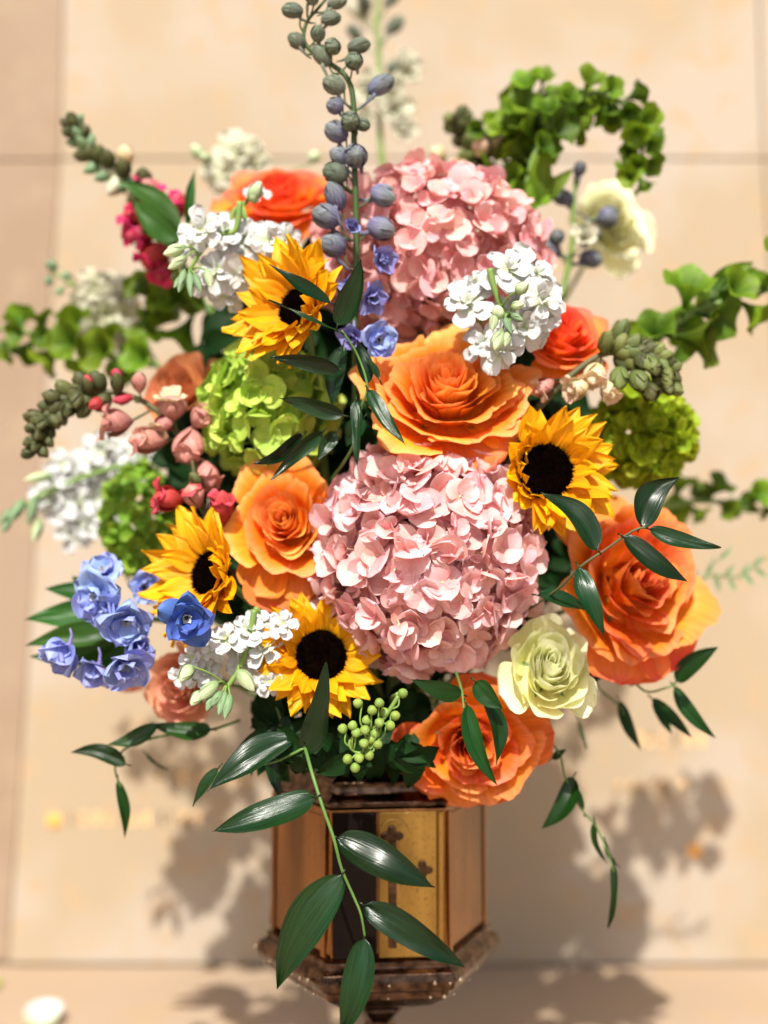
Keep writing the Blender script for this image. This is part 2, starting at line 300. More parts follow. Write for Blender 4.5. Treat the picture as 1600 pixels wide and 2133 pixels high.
slab('slab', M['stone'], -0.6, 0.6, zTT+gL, zTT+0.9, WY, WY+0.2, wall)
# faded gilt inscription on the slab, far out of focus in the photograph, and two gilt studs
def blob(name, px, py, r, mat, parent, h=0.006, sx=1):
    c = W(px, py, WY); R_ = PX(r, WY); mb = MB()
    mb.grid(16, 4, lambda u, v: (c.x+sx*R_*math.cos(PI*u)*math.cos(v*PI/2), WY-h*math.sin(v*PI/2), c.z+R_*math.sin(PI*u)*math.cos(v*PI/2)), True)
    part(name, mb.mesh(name, mat), parent)
blob('gilt_stud', 113, 1710, 15, M['gilt'], wall); blob('gilt_stud', 1447, 1772, 15, M['gilt'], wall)
mb = MB()
rs = random.Random(3)
for (x0, x1, yy, st) in ((150, 420, 1705, 26), (330, 560, 1618, 24), (1290, 1440, 1640, 26), (1330, 1480, 1540, 26)):
    x = x0
    while x < x1:
        for k in range(2):
            a = W(x+rs.uniform(-7, 7), yy-14, WY); b2 = W(x+rs.uniform(-7, 7), yy+14, WY)
            w_ = 0.0022; b0 = len(mb.v); d = 0.0012
            for (p, s) in ((a, -1), (a, 1), (b2, 1), (b2, -1)): mb.v.append((p.x+s*w_, WY-d, p.z)); mb.uv.append((0, 0))
            mb.f.append((b0, b0+3, b0+2, b0+1))
        x += st
part('faded_inscription', mb.mesh('faded_inscription', M['gilt_pale'], False), wall, kind='stuff')

# ------------------------------------------------------------------ vase
VY = 0.095
VC = W(790, 1800, VY); VYAW = math.radians(5)
vase = thing('vase', 'six sided brass altar vase with gold gothic panel under the bouquet', 'vase', Vector((VC.x, VY, ZF)), Matrix.Rotation(VYAW, 3, 'Z'), (1.055, 1.055, 1.0))
def vz(py): return W(790, py, VY).z-ZF
def hexring(r, z, n=6, off=0.0): return [(r*math.cos(2*PI*(i+off)/n), r*math.sin(2*PI*(i+off)/n), z) for i in range(n)]
def hexlathe(name, prof, mat, n=6, off=0.0, bev=0.0015, smooth=False, caps=True):
    v = []; f = []
    for (r, z) in prof: v += hexring(r, z, n, off)
    for k in range(len(prof)-1):
        for i in range(n): j = (i+1) % n; f.append((k*n+i, k*n+j, (k+1)*n+j, (k+1)*n+i))
    if caps: f.append(tuple(range(n))[::-1]); f.append(tuple((len(prof)-1)*n+i for i in range(n)))
    me = mesh(name, v, f, mat, smooth=smooth); o = part(name, me, vase)
    if bev:
        bm = o.modifiers.new('bevel', 'BEVEL'); bm.width = bev; bm.segments = 2; bm.limit_method = 'ANGLE'; bm.angle_limit = math.radians(20)
    return o
hexlathe('body', [(0.108, vz(1940)), (0.1165, vz(1915)), (0.1145, vz(1860)), (0.113, vz(1780)), (0.113, vz(1640))], M['brass'])
hexlathe('neck', [(0.107, vz(1638)), (0.1145, vz(1635)), (0.1155, vz(1628)), (0.1125, vz(1622)), (0.106, vz(1612)), (0.104, vz(1598)), (0.106, vz(1592)), (0.102, vz(1586)), (0.092, vz(1575)), (0.085, vz(1545)), (0.088, vz(1515)), (0.083, vz(1515)), (0.080, vz(1545))], M['bronze_trim'], caps=False)
hexlathe('lower_moulding', [(0.02, vz(2062)), (0.062, vz(2058)), (0.092, vz(2035)), (0.117, vz(2006)), (0.119, vz(1990)), (0.127, vz(1984)), (0.130, vz(1968)), (0.127, vz(1950)), (0.119, vz(1944)), (0.119, vz(1932)), (0.109, vz(1928))], M['bronze_trim'])
hexlathe('pedestal', [(0.115, 0.0), (0.115, 0.012), (0.10, 0.02), (0.075, 0.034), (0.038, 0.052), (0.02, 0.085), (0.017, 0.12), (0.03, 0.132), (0.032, 0.142), (0.018, 0.152), (0.016, vz(2120)), (0.026, vz(2100)), (0.034, vz(2085)), (0.026, vz(2072)), (0.02, vz(2060))], M['bronze_trim'])
mb = MB()
for k in range(6):
    a = Vector(hexring(0.1335, 0)[k]); b = Vector(hexring(0.1335, 0)[(k+1) % 6])
    for q in range(9):
        if random.random() < 0.45: continue
        p = a.lerp(b, (q+0.5)/9)
        for (zz, rr) in ((vz(1968)+random.uniform(-0.002, 0.002), random.uniform(0.0014, 0.0030)), (vz(1998), random.uniform(0.0012, 0.0026))):
            s = 1 if zz > vz(1990) else 0.925
            mb.grid(8, 5, lambda u, v: (p.x*s+rr*math.cos(PI*u)*math.sin(PI*v), p.y*s+rr*math.sin(PI*u)*math.sin(PI*v), zz-rr*math.cos(PI*v)), True)
part('bead_row', mb.mesh('bead_row', M['glass_bead']), vase, kind='stuff')
# facing panels: six faces, each a framed plate; the front one carries a black band painted in for a reflection and a gold plate with tracery
AP = 0.113*math.cos(PI/6)
def plate(name, k, x0, x1, z0, z1, d, mat, th=0.003, parent=None, pts=None):
    """flat plate on face k; x along the face, d = how far proud of the face"""
    ang = -PI/2 + k*PI/3
    n = Vector((math.cos(ang), math.sin(ang), 0)); t = Vector((-n.y, n.x, 0))
    c = pts or [(x0, z0), (x1, z0), (x1, z1), (x0, z1)]
    m = len(c); v = []
    for dd in (-0.002, d):
        for (x, z) in c:
            lean = max(0, (vz(1860)-z))*0.045
            p = n*(AP+dd+lean)+t*x; v.append((p.x, p.y, z))
    f = [tuple(range(m, 2*m))]
    for i in range(m): j = (i+1) % m; f.append((i, j, m+j, m+i))
    o = part(name, mesh(name, v, f, mat, smooth=False), parent or vase)
    b = o.modifiers.new('bevel', 'BEVEL'); b.width = 0.0008; b.segments = 2
    return o
HW = 0.0565
for k in range(6):
    if k == 0: continue
    fr = plate('panel_frame', k, -HW*0.93, -HW*0.80, vz(1925), vz(1648), 0.003, M['brass'])
    plate('panel_frame', k, HW*0.80, HW*0.93, vz(1925), vz(1648), 0.003, M['brass'])
    plate('panel', k, -HW*0.78, HW*0.78, vz(1915), vz(1655), 0.0014, M['brass'])
plate('reflection_band', 0, -HW*0.96, -0.011, vz(1925), vz(1645), 0.002, M['reflection_dark'])
gp = plate('gold_plate', 0, -0.0085, HW*0.86, vz(1925), vz(1645), 0.002, M['gold'])
plate('plate_edge', 0, HW*0.88, HW*0.97, vz(1925), vz(1645), 0.005, M['gold'])
# tracery: a dark cross with fleur tips on the gold plate
zc = vz(1690)
def fleur(cx, cz, s):
    pts = []
    for i in range(48):
        a = 2*PI*i/48; r = s*(0.55+0.45*abs(math.cos(2*a))**1.5)
        pts.append((cx+r*math.sin(a), cz+r*math.cos(a)))
    return pts
arch = [(-0.006, vz(1765))]+[(0.006-0.016*math.cos(PI*i/14), vz(1690)+0.018*math.sin(PI*i/14)) for i in range(15)]+[(0.018, vz(1765))]
arch = [(max(-0.0075, x), z) for x, z in arch]
plate('arch_relief', 0, 0, 0, 0, 0, 0.0035, M['gold'], parent=gp, pts=arch)
plate('cross_tip', 0, 0, 0, 0, 0, 0.0065, M['bronze_trim'], parent=gp, pts=fleur(0.004, vz(1690), 0.0115))
plate('cross_shaft', 0, 0.0005, 0.0085, vz(1905), vz(1697), 0.0052, M['bronze_trim'], parent=gp)
plate('cross_tip', 0, 0, 0, 0, 0, 0.0065, M['bronze_trim'], parent=gp, pts=fleur(0.034, vz(1757), 0.0105))
plate('cross_arm', 0, 0.0095, 0.028, vz(1762), vz(1752), 0.0045, M['bronze_trim'], parent=gp)
MOUTH = Vector((VC.x, VY, ZF+vz(1560)))

# ------------------------------------------------------------------ petal meshes
def prof_round(v): return math.sqrt(max(0.0, 1-(2*v**0.80-1)**2))
def prof_oval(v): return max(0.0, math.sin(PI*min(1, v**0.8)))**0.75
def prof_point(v): return max(0.0, (math.sin(PI*v**0.72)))**0.85*(1-0.25*v)
def prof_leaf(v): return 2.62*(v**0.56)*((1-v)**1.02) if 0 < v < 1 else 0.0
def prof_fan(v): return (0.12+0.88*v**0.7)*math.sqrt(max(0.0, 1-max(0, (v-0.55)/0.45)**2.4))
def petal_mesh(name, mat, length, width, prof=prof_round, bend=0.0, bend_p=1.0, cup=0.0, ruffle=0.0, freq=5.0, notch=0.0, groove=0.0, jag=0.0, fold=0.0, seed=0, nu=8, nv=8, side=0.0, twist=0.0):
    """petal along +Y, normal +Z; the spine bends by 'bend' radians towards +Z"""
    r = random.Random(seed); ph = r.uniform(0, 6.28); ph2 = r.uniform(0, 6.28)
    sp = [(0.0, 0.0, 0.0)]
    K = 40; y = z = 0.0
    for k in range(K):
        th = bend*((k+0.5)/K)**bend_p; y += math.cos(th)/K; z += math.sin(th)/K; sp.append((y, z, bend*((k+1)/K)**bend_p))
    def fn(u, v):
        v2 = v*(1-notch*math.exp(-(u/0.28)**2)*v**2) + jag*nz(u*9+seed*3.1, seed*1.7)*v**3
        v2 = max(0.0, min(1.08, v2)); q = min(v2, 1.0)*K; k = min(int(q), K-1); t = q-k
        y = sp[k][0]*(1-t)+sp[k+1][0]*t; z = sp[k][1]*(1-t)+sp[k+1][1]*t; th = sp[k][2]
        if v2 > 1: y += (v2-1)*math.cos(th); z += (v2-1)*math.sin(th)
        p = prof(v); x = u*width*p
        h = cup*(u*p)**2*width - fold*abs(u)*p*width + ruffle*math.sin(freq*u+ph)*v**2.5 + ruffle*0.6*math.sin(freq*1.7*u+ph2)*v**4
        h += groove*math.cos(PI*3*u)*p + 0.03*nz(u*1.5+seed, v*2, seed*0.37)
        tw = twist*v; hx = x*math.cos(tw)-h*math.sin(tw); hh = x*math.sin(tw)+h*math.cos(tw)
        return ((hx+side*math.sin(PI*v))*length, (y-hh*math.sin(th))*length, (z+hh*math.cos(th))*length)
    mb = MB(); mb.grid(nu, nv, fn); return mb.mesh(name, mat)
def revolve(name, mat, prof, n=10, ribs=0, rib=0.0, off=(0, 0, 0), extra=None):
    """prof: list of (radius, z)"""
    mb = MB(); m = len(prof)-1
    def fn(u, v):
        k = min(int(v*m+1e-6), m); r, z = prof[k]; a = PI*u
        rr = r*(1+rib*math.cos(ribs*a)*min(1, 2.2*math.sin(PI*v)))
        return (rr*math.cos(a)+off[0], rr*math.sin(a)+off[1], z+off[2])
    mb.grid(n, m, fn, True)
    if extra: extra(mb)
    return mb.mesh(name, mat)
def curve_stem(pts, r0, r1=None, n=6, seg=6): 
    mb = MB(); mb.tube(spline(pts, seg), r0, r1, n); return mb
def hidden_stem(th, head, mat=None, r=0.0028, back=0.05, name='stem'):
    """stem running from the head back and down into the mouth of the vase"""
    tgt = MOUTH+Vector((random.uniform(-0.05, 0.05), random.uniform(-0.04, 0.04), -0.02))
    mid = head.lerp(tgt, 0.5)+Vector((0, back, 0.02)); mid.y = max(mid.y, head.y+0.02)
    st = head+Vector((0, 0.012, 0)) if isinstance(head, Vector) else head
    mb = MB(); mb.tube(spline([st, mid, tgt], 8), r, r, 6)
    world_part(name, mb, mat or M['stem'], th)

# ------------------------------------------------------------------ roses
def rose(name, label, px, py, rx, ry, y, yaw, pitch, mat, n=34, seed=1, openness=1.0, jag=0.02, heart=0.30, group='orange roses', extra=(), outer=None, roll=0.0, tight=1.0, height=1.0, curl=1.0):
    r = random.Random(seed); c = W(px, py, y); R = PX(rx, y)
    th = thing(name, label, 'rose', c, frame(face_dir(yaw, pitch), roll), (1, ry/rx, (1+ry/rx)/2), group)
    ga = 2.39996
    for i in range(n):
        t = ((i+0.6)/n)**0.92
        ri = R*(0.035+heart*t/0.5) if t < 0.5 else R*(0.035+heart+(0.97-0.035-heart)*((t-0.5)/0.5)**1.05)
        ri *= 1+r.uniform(-0.06, 0.06)
        phi = ga*i*1.0+r.uniform(-0.25, 0.25)
        hw = (1.7*(1-t)+0.62*t)*(1+r.uniform(-0.12, 0.12))
        ztop = R*height*(0.30+0.10*math.sin(PI*min(1, t*2.0))-0.30*max(0, t-0.35)**1.1/0.6)
        ztop += R*0.04*r.uniform(-1, 1)
        zb = -R*0.62
        flare = (0.02+0.30*t**1.2)*openness*curl
        ph = r.uniform(0, 6.28); am = (0.010+0.05*t)*R; sd = seed*50+i
        lean = r.uniform(-0.10, 0.10); jg = jag*(0.4+t)
        spir = 0.13*(1-t)+0.05
        dent = r.uniform(0.0, 0.06)
        def fn(u, v, ri=ri, phi=phi, hw=hw, ztop=ztop, flare=flare, ph=ph, am=am, sd=sd, lean=lean, jg=jg, spir=spir, t=t, dent=dent):
            top = 1-0.20*abs(u)**3.0-dent*math.exp(-(u/0.22)**2)+jg*nz(u*7+sd, sd*0.3)*1.6+jg*0.7*nz(u*19+sd, sd*0.9)
            vv = v*top
            # bezier profile in (radius, height)
            a = (1-vv)**2; b = 2*vv*(1-vv); d = vv*vv
            r0, z0 = R*0.05+0.10*R*t, zb
            r1, z1 = ri*(1.02+0.10*t), zb*(0.75-0.2*t)
            r2, z2 = ri, ztop
            rad = a*r0+b*r1+d*r2; z = a*z0+b*z1+d*z2
            s = max(0, (vv-0.62)/0.38)
            rad += flare*R*s**1.7*(0.75+0.25*math.cos(3*u+ph)); z -= flare*R*s**2.4*0.42
            rad *= 1+spir*u
            rad += am*math.sin(3.1*u+ph)*v**3+am*0.5*math.sin(7.3*u+ph*2)*v**5
            z += lean*R*u*v+am*0.5*math.cos(4.0*u+ph)*v**3
            an = phi+u*hw*(0.35+0.65*min(1, v*1.7)**0.8)
            return (rad*math.cos(an), rad*math.sin(an), z)
        mb = MB(); mb.grid(22, 14, fn)
        part('petal', mb.mesh('petal', mat), th)
    # hand placed outer petals: (angle deg, length, width, bend, tilt deg, material)
    for k, (ang, ln, wd, bd, tilt, m2) in enumerate(extra):
        me = petal_mesh('petal', m2 or mat, R*ln, wd, prof_fan, bend=bd, bend_p=1.6, cup=0.25, ruffle=0.05, freq=3.2, notch=0.04, jag=jag*1.5, seed=seed*9+k, nu=20, nv=14)
        m4 = (Matrix.Rotation(math.radians(ang-90), 4, 'Z') @ Matrix.Translation((0, R*0.15, -R*0.42)) @ Matrix.Rotation(math.radians(tilt), 4, 'X'))
        part('petal', me, th, m4, label='outer petal folded back')
    rec = revolve('receptacle', M['calyx'], [(0.0, -R*0.95), (R*0.10, -R*0.92), (R*0.17, -R*0.78), (R*0.15, -R*0.6), (0.0, -R*0.56)], 10)
    part('receptacle', rec, th)
    for k in range(5):
        me = petal_mesh('sepal', M['calyx'], R*0.75, 0.14, prof_point, bend=0.5, cup=0.6, seed=seed+k, nu=4, nv=8)
        part('sepal', me, th, Matrix.Translation((0, 0, -R*0.7)) @ Matrix.Rotation(k*2*PI/5, 4, 'Z') @ Matrix.Rotation(math.radians(20), 4, 'X'))
    hidden_stem(th, c-face_dir(yaw, pitch)*R*0.9)
    return th
RO, RG, RD, RC = M['rose_orange'], M['rose_gold'], M['rose_deep'], M['rose_coral']
rose('rose', 'wide open golden orange rose directly above the front pink hydrangea', 932, 805, 160, 148, -0.035, 0, 30, RG, n=36, seed=2, jag=0.045, heart=0.30, tight=1, extra=((262, 1.12, 0.60, -0.3, 0, RC), (292, 1.10, 0.5, -0.5, 8, RC), (235, 1.02, 0.55, -0.3, 5, RG), (330, 1.0, 0.55, -0.4, 10, RG)))
rose('rose', 'deep orange rose behind white stock on the right, near green snapdragon buds', 1178, 690, 98, 92, 0.01, 14, 34, RD, n=30, seed=5, extra=((250, 1.1, 0.6, -0.4, 5, RD), (300, 1.1, 0.6, -0.5, 5, RD)))
rose('rose', 'bright orange rose left of the front pink hydrangea, above the lowest sunflower', 592, 1085, 118, 125, -0.02, -8, 18, RG, n=28, seed=9, jag=0.02, extra=((262, 1.32, 0.60, -0.2, -4, RC), (290, 1.15, 0.5, -0.3, 0, RG), (245, 1.15, 0.55, -0.3, 3, RG)))
rose('rose', 'largest coral orange rose at right, crossed by a glossy leafy sprig', 1332, 1208, 158, 166, 0.0, 18, 14, RO, n=27, seed=12, jag=0.025, heart=0.30, extra=((110, 1.12, 0.7, -0.15, -6, RC), (-8, 1.05, 0.55, -0.4, 5, RC), (262, 1.12, 0.75, -0.2, 0, RC), (300, 1.1, 0.6, -0.35, 3, RC), (40, 1.05, 0.5, -0.3, 0, RC)))
rose('rose', 'orange rose at the bottom beside the vase, pink edge and two leaves across it', 985, 1555, 132, 118, -0.03, 2, -2, RO, n=27, seed=15, jag=0.02, extra=((185, 1.22, 0.5, 0.5, -2, RC), (5, 1.22, 0.55, -0.3, 3, RO), (270, 1.1, 0.8, 0.0, -6, RO), (215, 1.1, 0.6, 0.1, -4, RO), (80, 1.1, 0.6, 0, 0, RO)))
rose('rose', 'orange rose at upper left, behind the tall blue delphinium spike', 580, 402, 112, 84, 0.11, -4, 36, RD, n=30, seed=21, extra=((160, 1.25, 0.6, -0.4, 4, RD), (240, 1.15, 0.6, -0.5, 10, RC), (290, 1.1, 0.6, -0.3, 4, RD)))
rose('rose', 'creamy yellow green rose at lower right of the front pink hydrangea', 1146, 1388, 90, 116, -0.055, 4, 26, M['rose_cream'], n=30, seed=25, jag=0.02, heart=0.38, group=None, curl=0.25, height=1.5, extra=((200, 1.1, 0.6, 0.2, 0, None), (330, 1.1, 0.5, 0.1, 0, None)))
rose('rose', 'blurred pale lemon rose at upper right below the arching green bells', 1275, 452, 78, 92, 0.24, 12, 22, M['rose_pale'], n=26, seed=28, group=None, extra=((-10, 1.2, 0.6, -0.2, 4, None), (280, 1.2, 0.6, -0.2, 4, None)))
rose('rose', 'muted terracotta rose at left behind the curved snapdragon stem', 368, 802, 84, 84, 0.085, -16, 24, M['rose_brown'], n=22, seed=31, group=None, height=1.2, curl=0.5)
rose('rose', 'peach pink rose at lower left behind the white stock and blue delphinium', 372, 1432, 72, 92, 0.035, -16, -4, M['rose_peach'], n=26, seed=34, group=None, curl=0.5)
rose('rose', 'small pink rose almost hidden below the pale blue delphinium flowers', 250, 1385, 60, 66, 0.10, -20, 0, M['rose_peach'], n=20, seed=37, group=None)

# ------------------------------------------------------------------ hydrangeas
def hyd_variants(mat, size, k=7, seed=0, pr=prof_round, wd=0.60):
    r = random.Random(seed); out = []
    for i in range(k):
        out.append(petal_mesh('sepal', mat, size*r.uniform(0.75, 1.35), wd*r.uniform(0.9, 1.15), pr, bend=r.uniform(-0.7, 0.9), cup=r.uniform(-0.1, 0.5), ruffle=0.05, freq=3, notch=r.choice((0, 0, 0.06)), seed=seed+i, nu=8, nv=8))
    return out
def floret(parent, m4, sepals, n, cupdeg, eye, r, sname='sepal', fname='floret', jit=0.15, split=True, scale=1.0):
    o = part(fname, eye, parent, m4)
    a0 = r.uniform(0, 6.28)
    for k in range(n):
        c = math.radians(cupdeg+r.uniform(-14, 14))
        part(sname, r.choice(sepals), o, Matrix.Rotation(a0+k*2*PI/n+r.uniform(-jit, jit), 4, 'Z') @ Matrix.Translation((0, 0, 0.0004*(k % 2))) @ Matrix.Rotation(c, 4, 'X') @ Matrix.Scale(r.uniform(0.85, 1.12), 4))
    return o
def eye_mesh(mat, R):
    return revolve('floret', mat, [(0.0, -R*5), (R*0.35, -R*5), (R*0.35, -R*0.6), (R, 0), (R*0.8, R*0.7), (0, R)], 7)
def hydrangea(label, px, py, rx, ry, y, depth, mat, size_px, n, seed, eyem, name='hydrangea', group=None, cupr=(5, 55), cat='hydrangea', nsep=4, inner=0.78, tilt=0.5, front=-0.35, var=None):
    r = random.Random(seed); c = W(px, py, y); RX, RY = PX(rx, y), PX(ry, y); s = PX(size_px, y)
    th = thing(name, label, cat, c, group=group)
    seps = var or hyd_variants(mat, s, 9, seed); ey = eye_mesh(eyem, s*0.085)
    pts = []
    N = int(n*2.0)
    for i in range(N):
        zz = 1-2*(i+0.5)/N; a = i*2.39996; q = math.sqrt(1-zz*zz)
        d = Vector((q*math.cos(a), q*math.sin(a), zz))
        if d.y > 0.30: continue
        pts.append(d)
    for d in pts:
        d2 = (d+Vector((r.uniform(-1, 1), r.uniform(-1, 1), r.uniform(-1, 1)))*0.06).normalized()
        k = r.uniform(0.90, 1.03)*(1-size_px/rx*0.35)
        p = Vector((d2.x*RX*k, d2.y*depth*k, d2.z*RY*k))
        nn = Vector((d2.x/RX, d2.y/depth, d2.z/RY)).normalized()
        nn = (nn+Vector((r.uniform(-1, 1), r.uniform(-1, 1), r.uniform(-1, 1)))*tilt).normalized()
        m4 = Matrix.Translation(p) @ frame(nn, r.uniform(0, 6.28)).to_4x4()
        floret(th, m4, seps, nsep, r.uniform(*cupr), ey, r)
    # inner layer that closes the gaps
    for d in (pts if group == 'pink hydrangeas' else pts[::2]):
        k = inner*(1-size_px/rx*0.35)
        d2 = (d+Vector((r.uniform(-1, 1), r.uniform(-1, 1), r.uniform(-1, 1)))*0.15).normalized()
        p = Vector((d2.x*RX*k, d2.y*depth*k, d2.z*RY*k))
        m4 = Matrix.Translation(p) @ frame(d2, r.uniform(0, 6.28)).to_4x4()
        floret(th, m4, seps, nsep, r.uniform(0, 25), ey, r)
    hidden_stem(th, c, r=0.004)
    return th
hydrangea('big pale pink hydrangea at the front centre of the bouquet', 886, 1160, 236, 238, 0.0, 0.11, M['hyd_pink'], 39, 165, 41, M['eye'], group='pink hydrangeas', tilt=0.5, cupr=(0, 56))
hydrangea('pink hydrangea at the top behind the blue delphinium spike', 896, 532, 242, 184, 0.08, 0.10, M['hyd_pink2'], 34, 125, 43, M['eye'], group='pink hydrangeas', tilt=0.5)
hydrangea('lime green hydrangea under the left sunflower, half in leaf shade', 560, 852, 132, 150, 0.055, 0.08, M['hyd_green'], 33, 62, 47, M['eye_green'], group='green hydrangeas', tilt=0.5)
hydrangea('yellow green snowball bloom of tiny florets right of the dark centred sunflower', 1338, 905, 104, 112, 0.085, 0.055, M['hyd_lime'], 21, 130, 49, M['eye_green'], name='viburnum', cat='viburnum', nsep=4, tilt=0.9, inner=0.72, cupr=(0, 65), group='green snowball blooms')
hydrangea('blurred green snowball bloom at left between white stock and sunflower', 292, 1085, 76, 118, 0.15, 0.05, M['vib_green'], 24, 60, 51, M['eye_green'], name='viburnum', cat='viburnum', tilt=0.5, inner=0.86, group='green snowball blooms')

# ------------------------------------------------------------------ sunflowers
def sunflower(label, px, py, rd, rdy, rp, y, yaw, pitch, seed, lenf=None, roll=0.0, curlf=None, dome=0.25, ta=0.0):
    r = random.Random(seed); c = W(px, py, y); R = PX(rd, y); L = PX(rp-rd, y)
    th = thing('sunflower', label, 'sunflower', c, frame(face_dir(yaw, pitch), roll), group='sunflowers')
    disc = revolve('disc', M['sun_disc'], [(0, -R*0.5), (R*0.8, -R*0.4), (R*1.02, -R*0.05), (R*1.0, R*0.12), (R*0.85, R*0.24), (R*0.6, R*0.26), (R*0.3, R*0.18), (0, R*0.14)], 28)
    part('disc', disc, th)
    mb = MB()
    for i in range(420):
        a = i*2.39996; q = math.sqrt((i+0.5)/420)*R*0.99
        h = R*0.13*r.uniform(0.6, 1.2)*(1.6 if q > R*0.72 else 0.9); z = R*(0.14+0.10*min(1, (q/R)/0.6)) if q < R*0.85 else R*0.10
        w = R*0.04; b = len(mb.v); x, yy = q*math.cos(a), q*math.sin(a)
        out = 0.25 if q > R*0.8 else 0.0
        for k in range(4): mb.v.append((x+w*math.cos(k*PI/2), yy+w*math.sin(k*PI/2), z)); mb.uv.append((0, 0))
        mb.v.append((x*(1+out*h/R*2), yy*(1+out*h/R*2), z+h)); mb.uv.append((0, 1))
        for k in range(4): mb.f.append((b+k, b+(k+1) % 4, b+4))
    part('disc_floret', mb.mesh('disc_floret', M['sun_disc'], False), th, kind='stuff')
    for ring, (cnt, z0, tilt0, ls) in enumerate(((18, -0.10, 8, 1.0), (18, -0.02, 22, 0.95), (15, 0.06, 38, 0.74))):
        for k in range(cnt):
            a = (k+0.5*ring)*2*PI/cnt+r.uniform(-0.13, 0.13)
            ad = math.degrees(a) % 360
            lf = lenf(ad) if lenf else 1.0
            cf = curlf(ad) if curlf else 0.0
            ln = L*ls*lf*r.uniform(0.88, 1.12)*1.18
            me = petal_mesh('ray_petal', M['sun_petal'], ln, 0.94*0.30/max(0.45, lf)**0.6*r.uniform(0.9, 1.2), prof_point, bend=r.uniform(-0.8, 0.6)+cf, bend_p=1.2, cup=r.uniform(-0.3, 0.7), ruffle=0.03, groove=0.016, fold=r.uniform(-0.2, 0.25), seed=seed*7+k+ring*40, nu=8, nv=12, side=r.uniform(-0.09, 0.09), twist=r.uniform(-0.8, 0.8))
            part('ray_petal', me, th, Matrix.Rotation(a-PI/2, 4, 'Z') @ Matrix.Translation((0, R*0.90, R*z0)) @ Matrix.Rotation(math.radians(tilt0+ta+(22 if cf < 0.85 or ring == 0 else 34)*cf+r.uniform(-10, 10)), 4, 'X'))
    for k in range(12):
        me = petal_mesh('bract', M['leaf_mid'], R*0.9, 0.25, prof_point, bend=0.6, cup=0.3, seed=k, nu=4, nv=6)
        part('bract', me, th, Matrix.Rotation(k*2*PI/12, 4, 'Z') @ Matrix.Translation((0, R*0.55, -R*0.42)) @ Matrix.Rotation(math.radians(5), 4, 'X'))
    hidden_stem(th, c-face_dir(yaw, pitch)*R*0.6, r=0.004)
    return th
def ang_len(lo, hi, a0, spread=70):
    def f(a):
        d = abs((a-a0+180) % 360-180); return lo+(hi-lo)*min(1, max(0, (d-spread*0.5)/spread))
    return f
sunflower('sunflower at upper left crossed by dark leaves, beside the blue spike', 622, 642, 46, 50, 146, -0.045, -36, 14, 61, ta=12, lenf=ang_len(0.5, 1.08, -20), curlf=lambda a: 0.8 if (a > 320 or a < 20) else 0)
sunflower('sunflower at right with a wide black centre, below the open orange rose', 1136, 982, 58, 62, 146, -0.05, 8, 4, 64, ta=6, lenf=ang_len(0.5, 1.05, 185), curlf=lambda a: 0.8 if 120 < a < 250 else 0)
sunflower('sunflower at lower left, turned aside over the dark blue flower', 438, 1195, 48, 56, 146, -0.04, -42, 12, 67, ta=12, lenf=ang_len(0.55, 1.05, 20), curlf=lambda a: 0.6 if (a > 345 or a < 50) else 0)
sunflower('lowest sunflower, under the front hydrangea with a leaf point over its centre', 668, 1366, 54, 56, 132, -0.045, 14, 14, 70, ta=8, lenf=lambda a: 1.0)

# ------------------------------------------------------------------ white stock
STK = [petal_mesh('petal', M['white'], 1.0, random.uniform(0.40, 0.50), prof_fan, bend=random.uniform(-0.7, 0.4), cup=random.uniform(-0.2, 0.4), ruffle=0.06, freq=4.0, notch=0.16, jag=0.02, seed=200+i, nu=10, nv=9) for i in range(8)]
STKc = []
for i in range(6):
    STKc.append(petal_mesh('petal', M['cream_white'], 1.0, random.uniform(0.42, 0.56), prof_fan, bend=random.uniform(-0.9, 0.5), cup=random.uniform(-0.2, 0.4), ruffle=0.10, freq=4.5, notch=0.12, seed=240+i, nu=8, nv=8))
def bud_mesh(name, mat, L, R, ribs=5, rib=0.12, spur=0.0, n=20, pw=0.8, blunt=0.55, sepals=0, open_=0.0, sd=0):
    pr = []
    for k in range(15):
        t = k/14; pr.append((R*max(0.0, math.sin(PI*min(1, t**pw)))**blunt if 0 < k < 14 else 0.0, t*L))
    def ex(mb):
        for q in range(sepals):
            a0 = q*2*PI/sepals+sd*0.7; lv = 0.70+0.22*((q*7+sd) % 3)/2
            def fs(u, v, a0=a0, lv=lv, q=q):
                t = 0.02+lv*v; rr = R*(max(0.0, math.sin(PI*min(1, t**pw)))**blunt)*(1.07+0.05*(q % 2))+R*open_*v*v+R*0.05
                hw = 0.95*max(0.0, 1-v**1.7)**0.6*min(1, 0.5+v*2); an = a0+u*hw+0.35*v
                return (rr*math.cos(an), rr*math.sin(an), t*L+0.02*L*abs(u))
            mb.grid(6, 8, fs)
        if spur: mb.tube([Vector((0, R*0.3, L*0.35)), Vector((0, R*1.1, L*0.12)), Vector((0, R*1.5, -L*0.30)), Vector((0, R*1.5, -L*0.55))], R*0.33, R*0.08, 6)
    return revolve(name, mat, pr, n, ribs, rib, extra=ex)
def floret_eye(mat, R): return revolve('floret', mat, [(R*0.3, -R*2.5), (R*0.6, -R*1.2), (R*0.9, 0), (R*0.6, R*0.5), (0, R*0.6)], 8)
EYE_ST = floret_eye(M['eye_green'], 0.0022)
BUD_ST = bud_mesh('bud', M['stock_bud'], 1.0, 0.30, 4, 0.10, blunt=0.65, sepals=3)
BUD_STG = bud_mesh('bud', M['calyx'], 1.0, 0.27, 4, 0.12, blunt=0.65, sepals=4)
